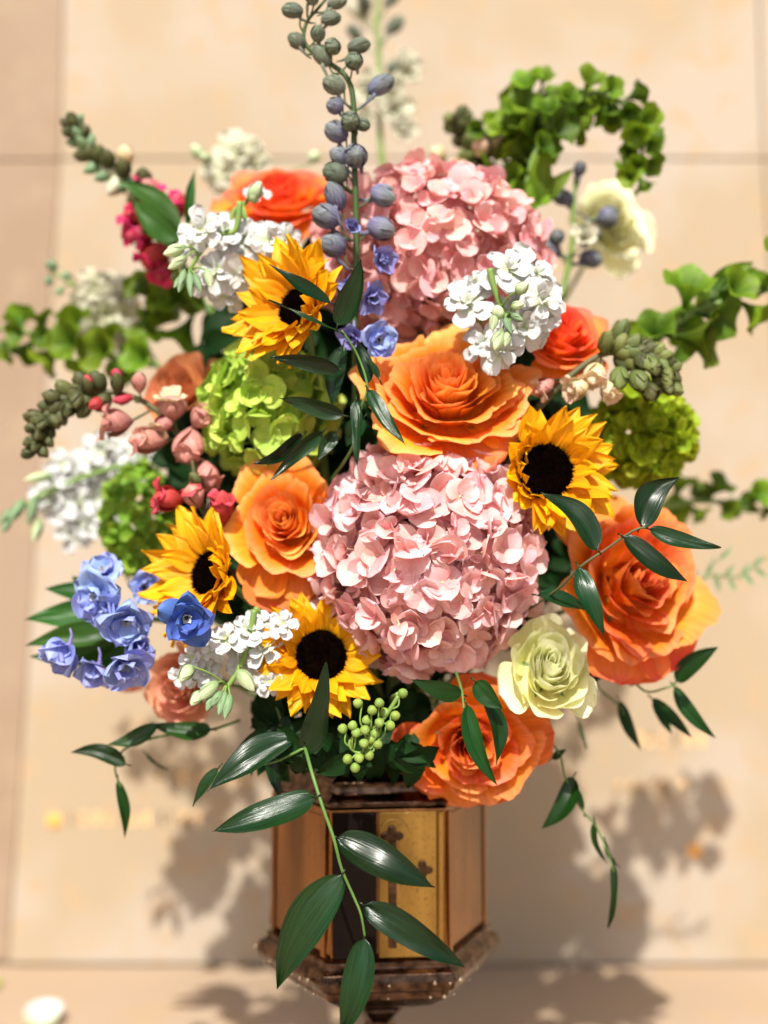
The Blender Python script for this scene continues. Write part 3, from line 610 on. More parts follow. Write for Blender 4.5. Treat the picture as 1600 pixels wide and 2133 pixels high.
def stock(label, y, florets, buds, stem, petal=STK, group='white stock stems', yaw=0, name='stock_flower'):
    """florets: (px, py, size px); buds: (px, py, tip px, tip py, width) ; stem: list of (px, py)"""
    c = W(*florets[0][:2], y); th = thing(name, label, 'stock flower', c, group=group)
    r = random.Random(int(florets[0][0])); axis = [W(p[0], p[1], y-0.01 if len(p) < 3 else p[2]) for p in stem]
    for (px, py, s) in florets:
        if len(florets) > 12 and r.random() < 0.16: continue
        dy = r.uniform(-0.018, 0.012); p = W(px, py, y+dy); S = PX(s*1.18*r.uniform(0.8, 1.15), y)
        ctr = W(stem[len(stem)//2][0], stem[len(stem)//2][1], y)
        nn = (Vector((0, -1, 0.25))+(p-ctr)*7+Vector((r.uniform(-1, 1), 0, r.uniform(-1, 1)))*0.3).normalized()
        m4 = Matrix.Translation(p-c) @ frame(nn, r.uniform(0, 6)).to_4x4()
        o = part('floret', EYE_ST, th, m4)
        for (n_, cup, sc_) in ((5, -2, 1.08), (4, 30, 0.80), (3, 58, 0.50)):
            a0 = r.uniform(0, 6)
            for k in range(n_):
                part('petal', r.choice(petal), o, Matrix.Rotation(a0+k*2*PI/n_+r.uniform(-.2, .2), 4, 'Z') @ Matrix.Rotation(math.radians(cup+r.uniform(-14, 14)), 4, 'X') @ Matrix.Scale(S*sc_*r.uniform(0.85, 1.1), 4))
    for bd in buds:
        bx, by, tx, ty, w = bd[:5]; g = BUD_STG if len(bd) > 5 and bd[5] else BUD_ST
        yy = y-0.035; a = W(bx, by, yy); b = W(tx, ty, yy-0.008); d = b-a
        rot = frame(d, r.uniform(0, 6)).to_4x4(); L = d.length; sw = PX(w, yy)/0.60/1.0
        part('bud', g, th, Matrix.Translation(a-c) @ rot @ Matrix.Diagonal((sw, sw, L, 1)))
        near = min(axis, key=lambda q: (q-a).length); mid = near.lerp(a, 0.5)+Vector((0, -0.004, 0.003))
        mb = MB(); mb.tube(spline([near, mid, a+d*0.08], 5), 0.0013, 0.0010, 5); world_part('stalk', mb, M['stem_light'], th)
    mb = MB(); mb.tube(spline(axis, 6), 0.0036, 0.0020, 8); world_part('stem', mb, M['stem_light'], th)
    hidden_stem(th, axis[0], M['stem_light'], back=0.06, name='lower_stem')
    return th
stock('white stock at upper left beside the sunflower, pale buds hanging at its tip', -0.005,
      [(420, 480, 38), (455, 560, 44), (500, 500, 42), (510, 575, 44), (560, 500, 44), (600, 495, 36), (480, 610, 38), (395, 510, 30), (470, 480, 34), (430, 590, 30)],
      [(385, 515, 340, 530, 24), (390, 535, 350, 560, 20), (385, 560, 372, 610, 17, 1), (395, 565, 398, 620, 17, 1), (405, 570, 420, 610, 15, 1), (380, 575, 362, 600, 14, 1), (430, 560, 440, 600, 16)],
      [(500, 420), (490, 480), (450, 490), (415, 530), (392, 570)])
stock('white stock bloom upright on a curved stalk before the upper left orange rose', 0.03, [(536, 400, 22)], [(520, 420, 545, 378, 26), (528, 425, 530, 385, 22)], [(480, 470), (488, 440), (512, 422), (530, 405)])
stock('white stock right of centre, in front of the pink hydrangea and orange roses', -0.05,
      [(975, 630, 46), (1060, 560, 48), (1110, 590, 46), (1130, 625, 42), (1010, 715, 46), (1090, 680, 50), (955, 665, 40), (1085, 545, 36), (1040, 730, 40), (990, 590, 30), (1120, 570, 34), (1120, 660, 40), (1010, 665, 40), (1075, 640, 44)],
      [(1075, 610, 1100, 588, 24), (1065, 640, 1092, 632, 18), (1040, 665, 1035, 635, 24), (1050, 660, 1065, 695, 16, 1), (1065, 655, 1090, 668, 17, 1), (1045, 690, 1030, 730, 26), (1060, 690, 1052, 722, 18), (1032, 650, 1025, 690, 18)],
      [(1020, 560), (1030, 600), (1045, 640), (1062, 662)])
stock('white stock at lower left between two sunflowers, grey green buds at its end', -0.06,
      [(470, 1330, 40), (520, 1310, 38), (550, 1350, 40), (540, 1300, 30), (510, 1380, 40), (430, 1400, 36), (400, 1370, 28), (590, 1300, 30), (445, 1350, 30), (385, 1410, 26), (560, 1420, 26), (495, 1350, 34)],
      [(400, 1385, 375, 1420, 26), (455, 1420, 408, 1460, 26), (465, 1440, 440, 1470, 22, 1), (470, 1440, 455, 1490, 20, 1), (480, 1445, 468, 1498, 20, 1), (445, 1445, 430, 1482, 18, 1), (495, 1395, 530, 1440, 28), (420, 1440, 398, 1470, 24)],
      [(530, 1270), (520, 1330), (500, 1390), (475, 1430), (462, 1450)])
stock('blurred white stock cluster at far left under the curved snapdragon', 0.20,
      [(150, 990, 52), (200, 960, 52), (260, 970, 46), (110, 1030, 46), (160, 1050, 54), (215, 1030, 54), (180, 1090, 50), (230, 1080, 40), (290, 950, 40), (130, 970, 34), (220, 930, 36), (150, 1110, 34)],
      [(110, 990, 50, 1000, 18), (75, 1030, 60, 1095, 22, 1), (30, 1060, 0, 1090, 20, 1), (50, 1040, 20, 1090, 22, 1), (85, 1080, 70, 1130, 20), (20, 1080, 5, 1110, 18, 1)],
      [(300, 960), (200, 985), (110, 1020), (50, 1055), (10, 1080)], group='blurred white stock stems')
stock('blurred creamy white stock above the left bells of Ireland', 0.26,
      [(200, 600, 40), (240, 620, 42), (160, 650, 40), (220, 660, 44), (270, 600, 34), (185, 690, 36), (255, 690, 40), (150, 690, 30), (265, 740, 30)],
      [(120, 560, 95, 545, 22, 1), (110, 580, 92, 590, 18, 1), (145, 570, 130, 580, 18, 1), (130, 600, 118, 615, 16, 1)],
      [(300, 720), (220, 660), (160, 600), (110, 565)], petal=STKc, group='blurred white stock stems')
stock('blurred white stock behind the upper left orange rose', 0.26,
      [(500, 320, 42), (470, 360, 34), (530, 340, 36), (440, 350, 26)],
      [(420, 330, 400, 300, 22), (440, 335, 415, 320, 20), (655, 340, 655, 312, 24)],
      [(540, 400), (480, 350), (425, 325)], petal=STKc, group='blurred white stock stems')

# ------------------------------------------------------------------ delphiniums
BUD_D = bud_mesh('bud', M['delph_bud'], 1.0, 0.34, 5, 0.06, 1.0, pw=1.0, blunt=0.5, sepals=5, sd=1)
BUD_DG = bud_mesh('bud', M['delph_bud_green'], 1.0, 0.34, 5, 0.06, 1.0, pw=1.0, blunt=0.5, sepals=5, sd=2)
DS = [petal_mesh('petal', M['delph'], 1.0, random.uniform(0.46, 0.60), prof_round, bend=random.uniform(-0.9, 0.9), cup=random.uniform(-0.5, 0.8), ruffle=0.13, freq=5.5, jag=0.05, seed=300+i, nu=8, nv=9) for i in range(8)]
DSm = [petal_mesh('petal', M['delph_mauve'], 1.0, random.uniform(0.40, 0.50), prof_oval, bend=random.uniform(-0.3, 0.9), cup=random.uniform(-0.2, 0.6), ruffle=0.05, freq=5, seed=320+i, nu=8, nv=9) for i in range(6)]
DSv = [petal_mesh('petal', M['delph_violet'], 1.0, random.uniform(0.44, 0.56), prof_round, bend=random.uniform(-0.9, 0.9), cup=random.uniform(-0.5, 0.8), ruffle=0.10, freq=4.5, jag=0.03, seed=350+i, nu=8, nv=9) for i in range(6)]
DSd = [petal_mesh('petal', M['delph_deep'], 1.0, random.uniform(0.46, 0.60), prof_round, bend=random.uniform(-0.8, 0.8), cup=random.uniform(-0.5, 0.8), ruffle=0.09, freq=4.5, seed=330+i, nu=8, nv=9) for i in range(6)]
BEE = petal_mesh('bee_petal', M['white'], 1.0, 0.42, prof_oval, bend=0.6, cup=0.5, ruffle=0.08, seed=340, nu=5, nv=5)
def delph_center(R):
    def ex(mb): mb.tube([Vector((0, 0, 0)), Vector((0, R*0.6, -R*1.4)), Vector((0, R*2.2, -R*3.0)), Vector((0, R*4.2, -R*3.6))], R*0.8, R*0.25, 7)
    return revolve('open_flower', M['delph_mauve'], [(R*0.6, -R*1.5), (R, -R*0.3), (R*0.9, R*0.2), (0, R*0.1)], 8, extra=ex)
DC = delph_center(0.0032)
DEYE = revolve('throat', M['black_eye'], [(0.0, 0.0), (0.0022, 0.0003), (0.0018, 0.0014), (0.0, 0.002)], 8)
def delph_flower(th, px, py, s, y, yaw, pitch, seps, r, roll=0.0, bee=True, cup=12):
    p = W(px, py, y); S = PX(s*1.08, y); inv = th.matrix_basis.inverted()
    o = part('open_flower', DC, th, inv @ Matrix.Translation(p) @ frame(face_dir(yaw, pitch), roll).to_4x4())
    for k in range(5):
        part('petal', r.choice(seps), o, Matrix.Rotation(k*2*PI/5+r.uniform(-.15, .15), 4, 'Z') @ Matrix.Translation((0, 0.001, 0)) @ Matrix.Rotation(math.radians(cup+r.uniform(-10, 14)), 4, 'X') @ Matrix.Scale(S*r.uniform(0.9, 1.1), 4))
    for k in range(5):
        part('petal', r.choice(seps), o, Matrix.Rotation((k+0.5)*2*PI/5+r.uniform(-.2, .2), 4, 'Z') @ Matrix.Translation((0, 0.0005, 0.001)) @ Matrix.Rotation(math.radians(cup+26+r.uniform(-10, 14)), 4, 'X') @ Matrix.Scale(S*0.72*r.uniform(0.9, 1.1), 4))
    if bee:
        for k in range(4):
            part('bee_petal', BEE, o, Matrix.Rotation(k*PI/2+0.6+r.uniform(-.2, .2), 4, 'Z') @ Matrix.Translation((0, 0.001, 0.002)) @ Matrix.Rotation(math.radians(48), 4, 'X') @ Matrix.Scale(S*0.30, 4))
        part('throat', DEYE, o, Matrix.Translation((0, 0, 0.0035)))
    return o
def nearest(pts, p): return min(pts, key=lambda q: (q-p).length)
def spike(label, name, cat, y, path, buds, flowers, stem_mat, r0=0.0034, r1=0.0012, group=None, seps=DS, hid=True):
    """buds: (px, py, dx, dy, length px, width px, mesh) with px, py the bud's middle; dy positive is down"""
    ax = spline([W(p[0], p[1], p[2] if len(p) > 2 else y) for p in path], 8)
    th = thing(name, label, cat, ax[0], group=group); r = random.Random(len(buds)*7+int(path[0][0])); inv = th.matrix_basis.inverted()
    for (px, py, dx, dy, L, w, me) in buds:
        front = -0.010 if abs(dx) < 0.35 else r.uniform(-0.006, 0.004)
        yb = (nearest(ax, W(px, py, y))).y+front
        d = Vector((dx, -0.75 if abs(dx) < 0.35 else -0.25, -dy)).normalized(); c = W(px, py, yb); LL = PX(L, yb); a = c-d*LL*0.5
        s = PX(w*1.04, yb)/0.72; LL *= 1.14
        part('bud', me, th, inv @ Matrix.Translation(a) @ frame(d, r.uniform(2.4, 3.9)).to_4x4() @ Matrix.Diagonal((s, s, LL, 1)))
        st = nearest(ax, a+Vector((0, 0, -0.020))); mid = st.lerp(a, 0.55)+Vector((d.x*0.004, -0.002, -0.004))
        mb = MB(); mb.tube(spline([st, mid, a+d*LL*0.06], 5), 0.0011, 0.0009, 5); world_part('stalk', mb, stem_mat, th)
    for fl in flowers: delph_flower(th, *fl[:6], fl[6] if len(fl) > 6 else seps, r, cup=fl[7] if len(fl) > 7 else 18)
    mb = MB(); mb.tube(ax, r0, r1, 8); world_part('stem', mb, stem_mat, th)
    if hid: hidden_stem(th, ax[0], stem_mat, name='lower_stem')
    return th
B, G_ = BUD_D, BUD_DG
spike('tall blue grey delphinium spike of round buds rising to the top edge', 'delphinium', 'delphinium', -0.02,
      [(738, 690), (742, 560), (742, 450), (738, 320), (736, 210), (722, 162), (690, 134), (652, 110), (633, 82), (640, 45), (664, 16), (690, -15)],
      [(612, 22, -1, 0.0, 42, 30, G_), (687, 39, 1, -0.1, 40, 28, G_), (662, 72, 0.1, -0.4, 36, 28, G_), (620, 87, -0.9, -0.6, 38, 30, G_), (692, 97, 0.2, 0.3, 38, 32, G_),
       (745, 96, 1, -0.1, 46, 30, G_), (672, 118, -0.7, -0.9, 48, 32, G_), (737, 128, 0.15, 0.2, 42, 34, G_), (699, 178, -1, -0.4, 46, 38, G_), (790, 179, 1, -0.5, 56, 36, B),
       (700, 221, -1, -0.1, 34, 32, B), (730, 253, 0.1, 0.2, 42, 38, G_), (704, 276, -0.9, -0.5, 48, 40, B), (752, 258, 0.6, 0.3, 36, 26, G_), (710, 326, -0.8, -0.4, 42, 34, B),
       (740, 326, 0.15, 0.1, 48, 46, B), (702, 362, -1, -0.2, 50, 42, G_), (795, 405, 0.9, 0.5, 52, 42, B), (700, 412, -0.5, -1, 58, 40, B), (684, 452, -1, -0.3, 58, 46, B),
       (790, 474, 1, 0.5, 56, 44, B), (697, 512, -1, -0.4, 52, 46, B), (650, -8, -0.3, -1, 40, 30, G_), (700, 5, 1, -0.2, 40, 26, G_), (726, 640, -0.5, 0.5, 44, 38, B)],
      [(734, 474, 26, -0.045, 4, 8, DSm, 62), (790, 540, 38, -0.035, 35, -12, DSm, 40), (772, 618, 40, -0.03, 20, -20, DSm, 36), (785, 708, 40, -0.04, 30, -10, DS, 20), (735, 600, 30, -0.03, -20, 0, DSm, 40), (735, 700, 34, -0.03, -10, -20, DSm, 40)],
      M['stem_dark'], 0.0040, 0.0015, group='delphinium stems')
spike('pale blue delphinium stem at lower left, flowers open above the dark leaves', 'delphinium', 'delphinium', 0.0,
      [(470, 1330), (400, 1300), (320, 1290), (250, 1300), (180, 1290)],
      [(410, 1310, 0.2, 0.2, 20, 16, G_)],
      [(205, 1240, 60, -0.03, -28, -12, DS, 16), (262, 1288, 58, -0.045, 14, -30, DS, 28), (142, 1345, 60, -0.035, -50, -34, DSv, 34), (262, 1380, 62, -0.05, 12, -28, DSv, 24), (298, 1225, 36, 0.02, 30, 10, DS, 20), (388, 1285, 60, -0.095, 14, -10, DSd, 12), (215, 1195, 48, -0.01, -10, 45, DS, 20), (232, 1262, 44, -0.035, -20, -30, DS, 40), (205, 1385, 46, -0.03, -30, -40, DSv, 40), (285, 1345, 44, -0.035, 30, -20, DSv, 40)],
      M['stem'], 0.003, 0.002, group='delphinium stems')
spike('blurred delphinium stem at upper right, few mauve buds before the pale rose', 'delphinium', 'delphinium', 0.14,
      [(1170, 620), (1190, 520), (1195, 440), (1200, 350)],
      [(1207, 354, 0.3, -1, 30, 24, B), (1175, 412, -1, -0.2, 44, 30, B), (1265, 450, 0.4, 0.4, 42, 40, B), (1232, 482, 0.6, 0.4, 36, 30, B), (1228, 538, 0.8, 0.3, 46, 34, B), (1145, 520, -0.8, 0.3, 50, 40, B), (1160, 495, -0.3, -0.3, 30, 30, B), (1218, 500, 0.2, 0.1, 34, 26, G_)],
      [(1215, 490, 30, 0.12, 10, 5, STKc, 40)], M['stem_light'], 0.004, 0.002, group='delphinium stems')
WB = [bud_mesh('bud', M['cream_white'], 1.0, 0.36, 5, 0.10, 1.0, pw=0.85)]
spike('very blurred creamy delphinium spike behind the tall blue one', 'delphinium', 'delphinium', 0.36,
      [(800, 380), (792, 280), (790, 130), (785, 40), (790, -30)],
      [(820, 55, 0.8, -0.6, 44, 26, G_), (745, 25, -0.8, -0.6, 50, 26, WB[0]), (740, 70, -0.6, -0.6, 36, 24, G_), (815, 0, 0.7, -0.5, 40, 20, G_), (850, 130, 1, -0.4, 42, 32, WB[0]), (820, 140, 0.5, 0, 34, 26, G_), (760, 10, -0.3, -0.7, 40, 26, G_)],
      [(840, 145, 36, 0.35, 30, 5, STKc, 45), (775, 190, 40, 0.35, -20, 5, STKc, 45), (820, 235, 44, 0.35, 10, 5, STKc, 40), (835, 275, 38, 0.35, 20, 0, STKc, 45), (765, 255, 36, 0.35, -30, 5, STKc, 45), (815, 190, 32, 0.35, 0, 5, STKc, 40)],
      M['stem_light'], 0.0045, 0.003, group='delphinium stems')
BER = revolve('berry', M['berry'], [(0, 0), (0.30, 0.10), (0.48, 0.35), (0.48, 0.62), (0.30, 0.88), (0.1, 0.97), (0, 1.0)], 10, 3, 0.06)
r = random.Random(5)
bb = [(838, 1444, 1, -.3), (747, 1465, -1, -.3), (775, 1480, .2, -.6), (790, 1465, .2, -.8), (800, 1485, .6, -.3), (822, 1490, 1, .1), (765, 1500, -.4, .1), (715, 1518, -1, 0), (735, 1512, -.3, -.6), (760, 1520, .2, .5), (742, 1525, 0, .8), (790, 1505, .3, .3),
      (725, 1580, -.7, .6), (748, 1578, .1, 1), (768, 1572, .4, .9), (740, 1598, -.1, 1), (785, 1550, .9, .3), (770, 1540, .6, .1), (758, 1548, .1, .4), (780, 1528, .7, 0), (812, 1510, .8, .5)]
spike('bright green curled sprig of tiny round buds above the vase rim', 'bud_sprig', 'bud sprig', -0.10,
      [(830, 1450), (800, 1495), (770, 1520), (738, 1535), (728, 1552), (745, 1568), (768, 1562), (775, 1548)],
      [(x, y_, dx, dy, 19, 15, BER) for (x, y_, dx, dy) in bb], [], M['stem_light'], 0.0022, 0.0012)

# ------------------------------------------------------------------ snapdragons
SB = [bud_mesh('bud', M['snap_green'], 1.0, 0.34, 3, 0.12, pw=0.9, sepals=4, open_=0.15, sd=1), bud_mesh('bud', M['snap_green2'], 1.0, 0.35, 3, 0.12, pw=0.9, sepals=4, open_=0.1, sd=2)]
SP = bud_mesh('bud', M['snap_pink'], 1.0, 0.36, 2, 0.22, pw=1.25, blunt=0.7, sepals=3, open_=0.2); SR = bud_mesh('bud', M['snap_red'], 1.0, 0.33, 2, 0.2, pw=1.2, blunt=0.7, sepals=3, open_=0.2); SC = bud_mesh('bud', M['snap_cream'], 1.0, 0.36, 2, 0.22, pw=1.2, blunt=0.7, sepals=3, open_=0.2)
def lip_set(mat, s0): return [petal_mesh('lip', mat, 1.0, 0.6, prof_fan, bend=random.uniform(-1.6, -0.6), cup=0.5, ruffle=0.08, freq=4, notch=0.15, seed=s0+i, nu=8, nv=8) for i in range(4)]
LP_, LR_, LC_, LM_ = lip_set(M['snap_pink'], 400), lip_set(M['snap_red'], 410), lip_set(M['snap_cream'], 420), lip_set(M['snap_magenta'], 430)
def snapdragon(label, y, path, buds, blooms, group='snapdragon stems', stem_mat=None):
    """blooms: (px, py, dx, dy, length, width, tube mesh, lips)"""
    th = spike(label, 'snapdragon', 'snapdragon', y, path, buds, [], stem_mat or M['stem_brown'], 0.0042, 0.0016, group=group)
    inv = th.matrix_basis.inverted(); r = random.Random(len(blooms)+3)
    ax = [W(p[0], p[1], p[2] if len(p) > 2 else y) for p in path]
    for (px, py, dx, dy, L, w, me, lips) in blooms:
        d = Vector((dx, -0.45, -dy)).normalized(); yb = y-0.012; c = W(px, py, yb); LL = PX(L, yb); a = c-d*LL*0.5; s = PX(w, yb)/0.74
        b = part('bloom', me, th, inv @ Matrix.Translation(a) @ frame(d, 0).to_4x4() @ Matrix.Diagonal((s, s, LL, 1)))
        fm = Matrix.Diagonal((1/s, 1/s, 1/LL, 1))
        for k in range(5):
            S = PX(w*0.80, yb)*r.uniform(0.75, 1.2)
            part('lip', r.choice(lips), b, fm @ Matrix.Translation((0, 0, LL*0.60)) @ Matrix.Rotation(k*2*PI/5+r.uniform(-.2, .2), 4, 'Z') @ Matrix.Translation((0, S*0.1, 0)) @ Matrix.Rotation(math.radians(62+r.uniform(-10, 12)), 4, 'X') @ Matrix.Scale(S, 4))
        st = nearest(ax, a); mb = MB(); mb.tube(spline([st, st.lerp(a, 0.5)+Vector((0, -0.002, 0)), a+d*LL*0.1], 4), 0.0013, 0.0016, 6); world_part('stalk', mb, stem_mat or M['stem_brown'], th)
    return th
def tipbuds(path_pts, n, s0, s1, w, r, meshes):
    out = []
    for i in range(n):
        t = i/(n-1); k = t*(len(path_pts)-1); j = min(int(k), len(path_pts)-2); f = k-j
        x = path_pts[j][0]*(1-f)+path_pts[j+1][0]*f; y_ = path_pts[j][1]*(1-f)+path_pts[j+1][1]*f
        dx = path_pts[j+1][0]-path_pts[j][0]; dy = path_pts[j+1][1]-path_pts[j][1]; l = math.hypot(dx, dy) or 1; dx /= l; dy /= l
        sd = (-1, 1, 0)[i % 3]*(1.0+r.uniform(-.2, .2)); s = s0*(1-t)+s1*t; off = s*0.42*w
        out.append((x-dy*sd*off+r.uniform(-2, 2), y_+dx*sd*off+r.uniform(-2, 2), dx*0.6-dy*sd, dy*0.6+dx*sd, s, s*0.72, r.choice(meshes)))
    return out
r = random.Random(11)
snapdragon('snapdragon arching out at left, dark green bud tip and dusty pink flowers', 0.02,
           [(470, 1120), (430, 1000), (375, 910), (320, 850), (260, 822), (190, 815), (130, 830), (95, 860), (80, 900), (72, 940)],
           tipbuds([(215, 815), (160, 815), (125, 840), (98, 870), (82, 905), (72, 945)], 26, 44, 30, 1.0, r, [SB[0]]) +
           [(137, 812, -.6, -.7, 44, 26, SB[1]), (184, 805, -0.2, -1, 36, 26, SB[0]), (184, 797, -0.1, -1, 30, 20, SR), (245, 800, 0, -1, 44, 26, SB[0]), (243, 783, 0, -1, 28, 22, SR), (205, 838, -0.6, 0.5, 38, 26, SR), (175, 850, -0.4, 0.8, 40, 30, SB[0]), (262, 830, -0.8, 0.2, 46, 22, SR), (290, 802, 0.1, -1, 46, 26, SP), (112, 826, -1, -0.2, 40, 24, SB[0]), (75, 868, -1, -0.1, 44, 26, SB[0])],
           [(245, 880, -1, 0.15, 72, 52, SP, LP_), (310, 918, -1, 0.0, 90, 50, SP, LP_), (360, 850, 0.0, -0.9, 60, 52, SP, LC_), (395, 925, -0.1, 0.8, 90, 56, SP, LP_), (418, 872, 0.5, -0.5, 60, 40, SP, LP_), (432, 985, 0.3, 0.8, 70, 40, SP, LP_), (345, 880, -0.5, 0.6, 50, 34, SP, LC_)])
snapdragon('two rosy red snapdragon flowers between left sunflower and left orange rose', -0.005,
           [(450, 1160), (430, 1080), (410, 1010), (400, 960)], [(410, 1000, -.5, -.6, 34, 24, SB[0])],
           [(352, 1040, -1, -0.15, 70, 52, SR, LR_), (405, 1035, -0.3, -0.8, 60, 40, SP, LR_), (462, 1062, 0.1, -0.9, 92, 46, SR, LR_)])
snapdragon('snapdragon curling down at right, fat green bud tip above the snowball bloom', -0.01,
           [(1120, 850), (1180, 790), (1250, 740), (1310, 735), (1350, 745), (1385, 775), (1395, 812)],
           tipbuds([(1290, 735), (1330, 735), (1365, 748), (1390, 775), (1393, 812)], 34, 44, 32, 0.85, r, SB+[SB[1]]) +
           [(1290, 695, 0.5, -1, 56, 32, SB[1]), (1262, 715, 0.2, -1, 50, 30, SB[1]), (1310, 720, 0.5, -.8, 40, 30, SB[1]), (1330, 790, 0.2, 0.8, 52, 36, SB[1]), (1290, 785, -0.2, 0.8, 56, 34, SB[1]), (1355, 815, 0.0, 1, 40, 32, SB[0])],
           [(1240, 778, -0.2, 0.55, 66, 40, SC, LC_), (1205, 808, -0.7, 0.3, 60, 40, SC, LC_), (1135, 805, -0.7, 0.5, 60, 34, SP, LC_), (1268, 812, 0.2, 0.8, 50, 34, SC, LC_)])
snapdragon('magenta snapdragon at upper left, green bud tip leaning to the left', 0.13,
           [(420, 620), (370, 530), (320, 440), (260, 375), (200, 330), (165, 290), (152, 250)],
           tipbuds([(300, 400), (240, 360), (200, 335), (172, 300), (155, 268), (150, 245)], 24, 46, 26, 0.85, r, [SB[0], M and BUD_STG]) +
           [(262, 330, 0, -1, 46, 30, SC), (235, 358, -0.6, -0.3, 46, 34, WB[0]), (245, 385, -.4, 0.5, 52, 34, WB[0])],
           [(305, 400, 0.3, -0.8, 60, 44, SP, LM_), (362, 440, 0.5, -0.9, 90, 46, SR, LM_), (300, 485, -0.9, 0.3, 80, 50, SR, LM_), (325, 530, -0.6, 0.6, 84, 52, SR, LM_), (285, 455, -0.6, -0.2, 60, 40, SR, LM_), (340, 560, -0.2, 0.8, 60, 40, SR, LM_)], stem_mat=M['stem'])
snapdragon('blurred cream and green snapdragon at upper right behind the pink hydrangea', 0.17,
           [(1010, 470), (1000, 400), (985, 330), (975, 280), (955, 240)],
           tipbuds([(1010, 330), (985, 300), (960, 260), (950, 240)], 14, 44, 30, 1.1, r, SB) + [(915, 325, -0.6, -0.6, 40, 30, SC), (1035, 305, 0.8, -0.2, 50, 34, SC), (1000, 310, 0, -.5, 44, 34, SC)],
           [(1035, 393, 0.9, -0.2, 84, 40, SC, LC_), (1020, 430, 0.6, 0.3, 50, 34, SP, LC_), (960, 350, -0.5, 0.3, 50, 34, SC, LC_)], stem_mat=M['stem_light'])

# ------------------------------------------------------------------ bells of Ireland
def bell_mesh(seed):
    rr = random.Random(seed); ph = rr.uniform(0, 6)
    mb = MB()
    def fn(u, v):
        a = PI*u; R = 0.06+0.50*v**1.3; z = 0.15+0.75*v**0.75-0.12*max(0, v-0.75)*4*0.5
        rf = 1+0.08*math.sin(4*a+ph)*v**3+0.03*math.sin(9*a)*v**3
        return (R*rf*math.cos(a), R*rf*math.sin(a), z+0.09*math.cos(4*a+ph)*v**3)
    mb.grid(20, 8, fn, True); mb.tube([Vector((0, 0, -0.15)), Vector((0, 0, 0.2))], 0.05, 0.06, 5)
    return mb.mesh('bell', M['bells'])
BELLS = [bell_mesh(i) for i in range(5)]
BLEAF = [petal_mesh('leaf', M['bells'], 1.0, 0.36, prof_oval, bend=random.uniform(-0.8, 0.6), cup=0.2, ruffle=0.08, freq=6, seed=500+i, nu=8, nv=8) for i in range(4)]
def bells(label, y, path, n, s0, s1, seed, leaves=(), spread=0.55, group='bells of Ireland stems'):
    ax = spline([W(p[0], p[1], p[2] if len(p) > 2 else y) for p in path], 10)
    th = thing('bells_of_ireland', label, 'bells of ireland', ax[0], group=group); r = random.Random(seed); inv = th.matrix_basis.inverted()
    for i in range(n):
        t = (i+0.5)/n; k = int(t*(len(ax)-2)); p = ax[k].lerp(ax[k+1], 0.5); tg = (ax[k+1]-ax[k]).normalized()
        s = PX(s0*(1-t)+s1*t, y)*r.uniform(0.7, 1.2); a = i*2.1+r.uniform(-.8, .8)
        f = frame(tg); d = (f @ Vector((math.cos(a), math.sin(a), 0.55))).normalized()
        part('bell', r.choice(BELLS), th, inv @ Matrix.Translation(p+d*s*0.1) @ frame(d, r.uniform(0, 6)).to_4x4() @ Matrix.Scale(s, 4))
    for (bx, by, tx, ty, w) in leaves:
        leaf(th, bx, by, tx, ty, w, y, y-0.01, mat=M['bells'], seed=int(bx))
    mb = MB(); mb.tube(ax, 0.0042, 0.002, 7); world_part('stem', mb, M['stem_light'], th)
    hidden_stem(th, ax[0], M['stem_light'], name='lower_stem')
    return th

# ------------------------------------------------------------------ leaves and leafy sprigs
def leaf(th, bx, by, tx, ty, w, yb, yt, roll=0, bend=0.08, side=0.0, mat=None, seed=0, cup=0.35, name='leaf', prof=prof_leaf, fold=0.0, pet=True, tilt=0.18):
    """leaf from base pixel to tip pixel with full width w pixels; roll turns it edge-on (degrees)"""
    a = W(bx, by, yb); b = W(tx, ty, yt); ax = b-a; L = ax.length; t = ax.normalized()
    n = Vector((0, -1, tilt)); n = (n-t*n.dot(t)).normalized()
    n = Matrix.Rotation(math.radians(roll), 3, t) @ n; lat = t.cross(n).normalized()
    hw = PX(w, (yb+yt)/2)/2*0.83
    def fn(u, v):
        p = prof(v)*(1+0.05*math.sin(7*v+seed+(2 if u > 0 else 0))); sd = side*L*(math.sin(PI*v)-0.45*v**3)
        wob = 0.035*L*nz(u+seed, v*2.5, seed*0.7)+0.012*L*math.sin(8*v+seed)*u*abs(u)
        h = bend*L*math.sin(PI*v)-bend*0.3*L*v + cup*hw*p*(u*u-0.3)-fold*hw*abs(u)*p+wob
        h -= 0.0007*math.exp(-(u/0.10)**2)
        return a+t*(L*v)+lat*(u*hw*p+sd)+n*h
    mb = MB(); mb.grid(12, 22, fn)
    if pet: mb.tube([a-t*0.006-n*0.001, a-t*0.002, a+t*0.002], 0.0009, 0.0007, 5)
    return world_part(name, mb, mat or M['ruscus'], th)
def sprig(label, path, leaves, mat=None, stem_mat=None, r0=0.0016, r1=0.0010, group='glossy leafy sprigs', name='ruscus_sprig'):
    """leaves: (base px, base py, tip px, tip py, width, y base, y tip, roll, bend, side)"""
    ax = spline([W(*p) for p in path], 8)
    th = thing(name, label, 'leafy sprig', ax[0], group=group)
    for i, lf in enumerate(leaves):
        bx, by, tx, ty, w, yb, yt = lf[:7]; ro = lf[7] if len(lf) > 7 else 0; bd = lf[8] if len(lf) > 8 else 0.06; sd = lf[9] if len(lf) > 9 else 0.0; tl = lf[10] if len(lf) > 10 else 0.36+0.16*math.sin(i*2.3+bx)
        leaf(th, bx, by, tx, ty, w, yb, yt, ro, bd, sd, mat, seed=i+int(bx), tilt=tl)
    mb = MB(); mb.tube(ax, r0, r1, 7); world_part('stem', mb, stem_mat or M['stem'], th)
    return th
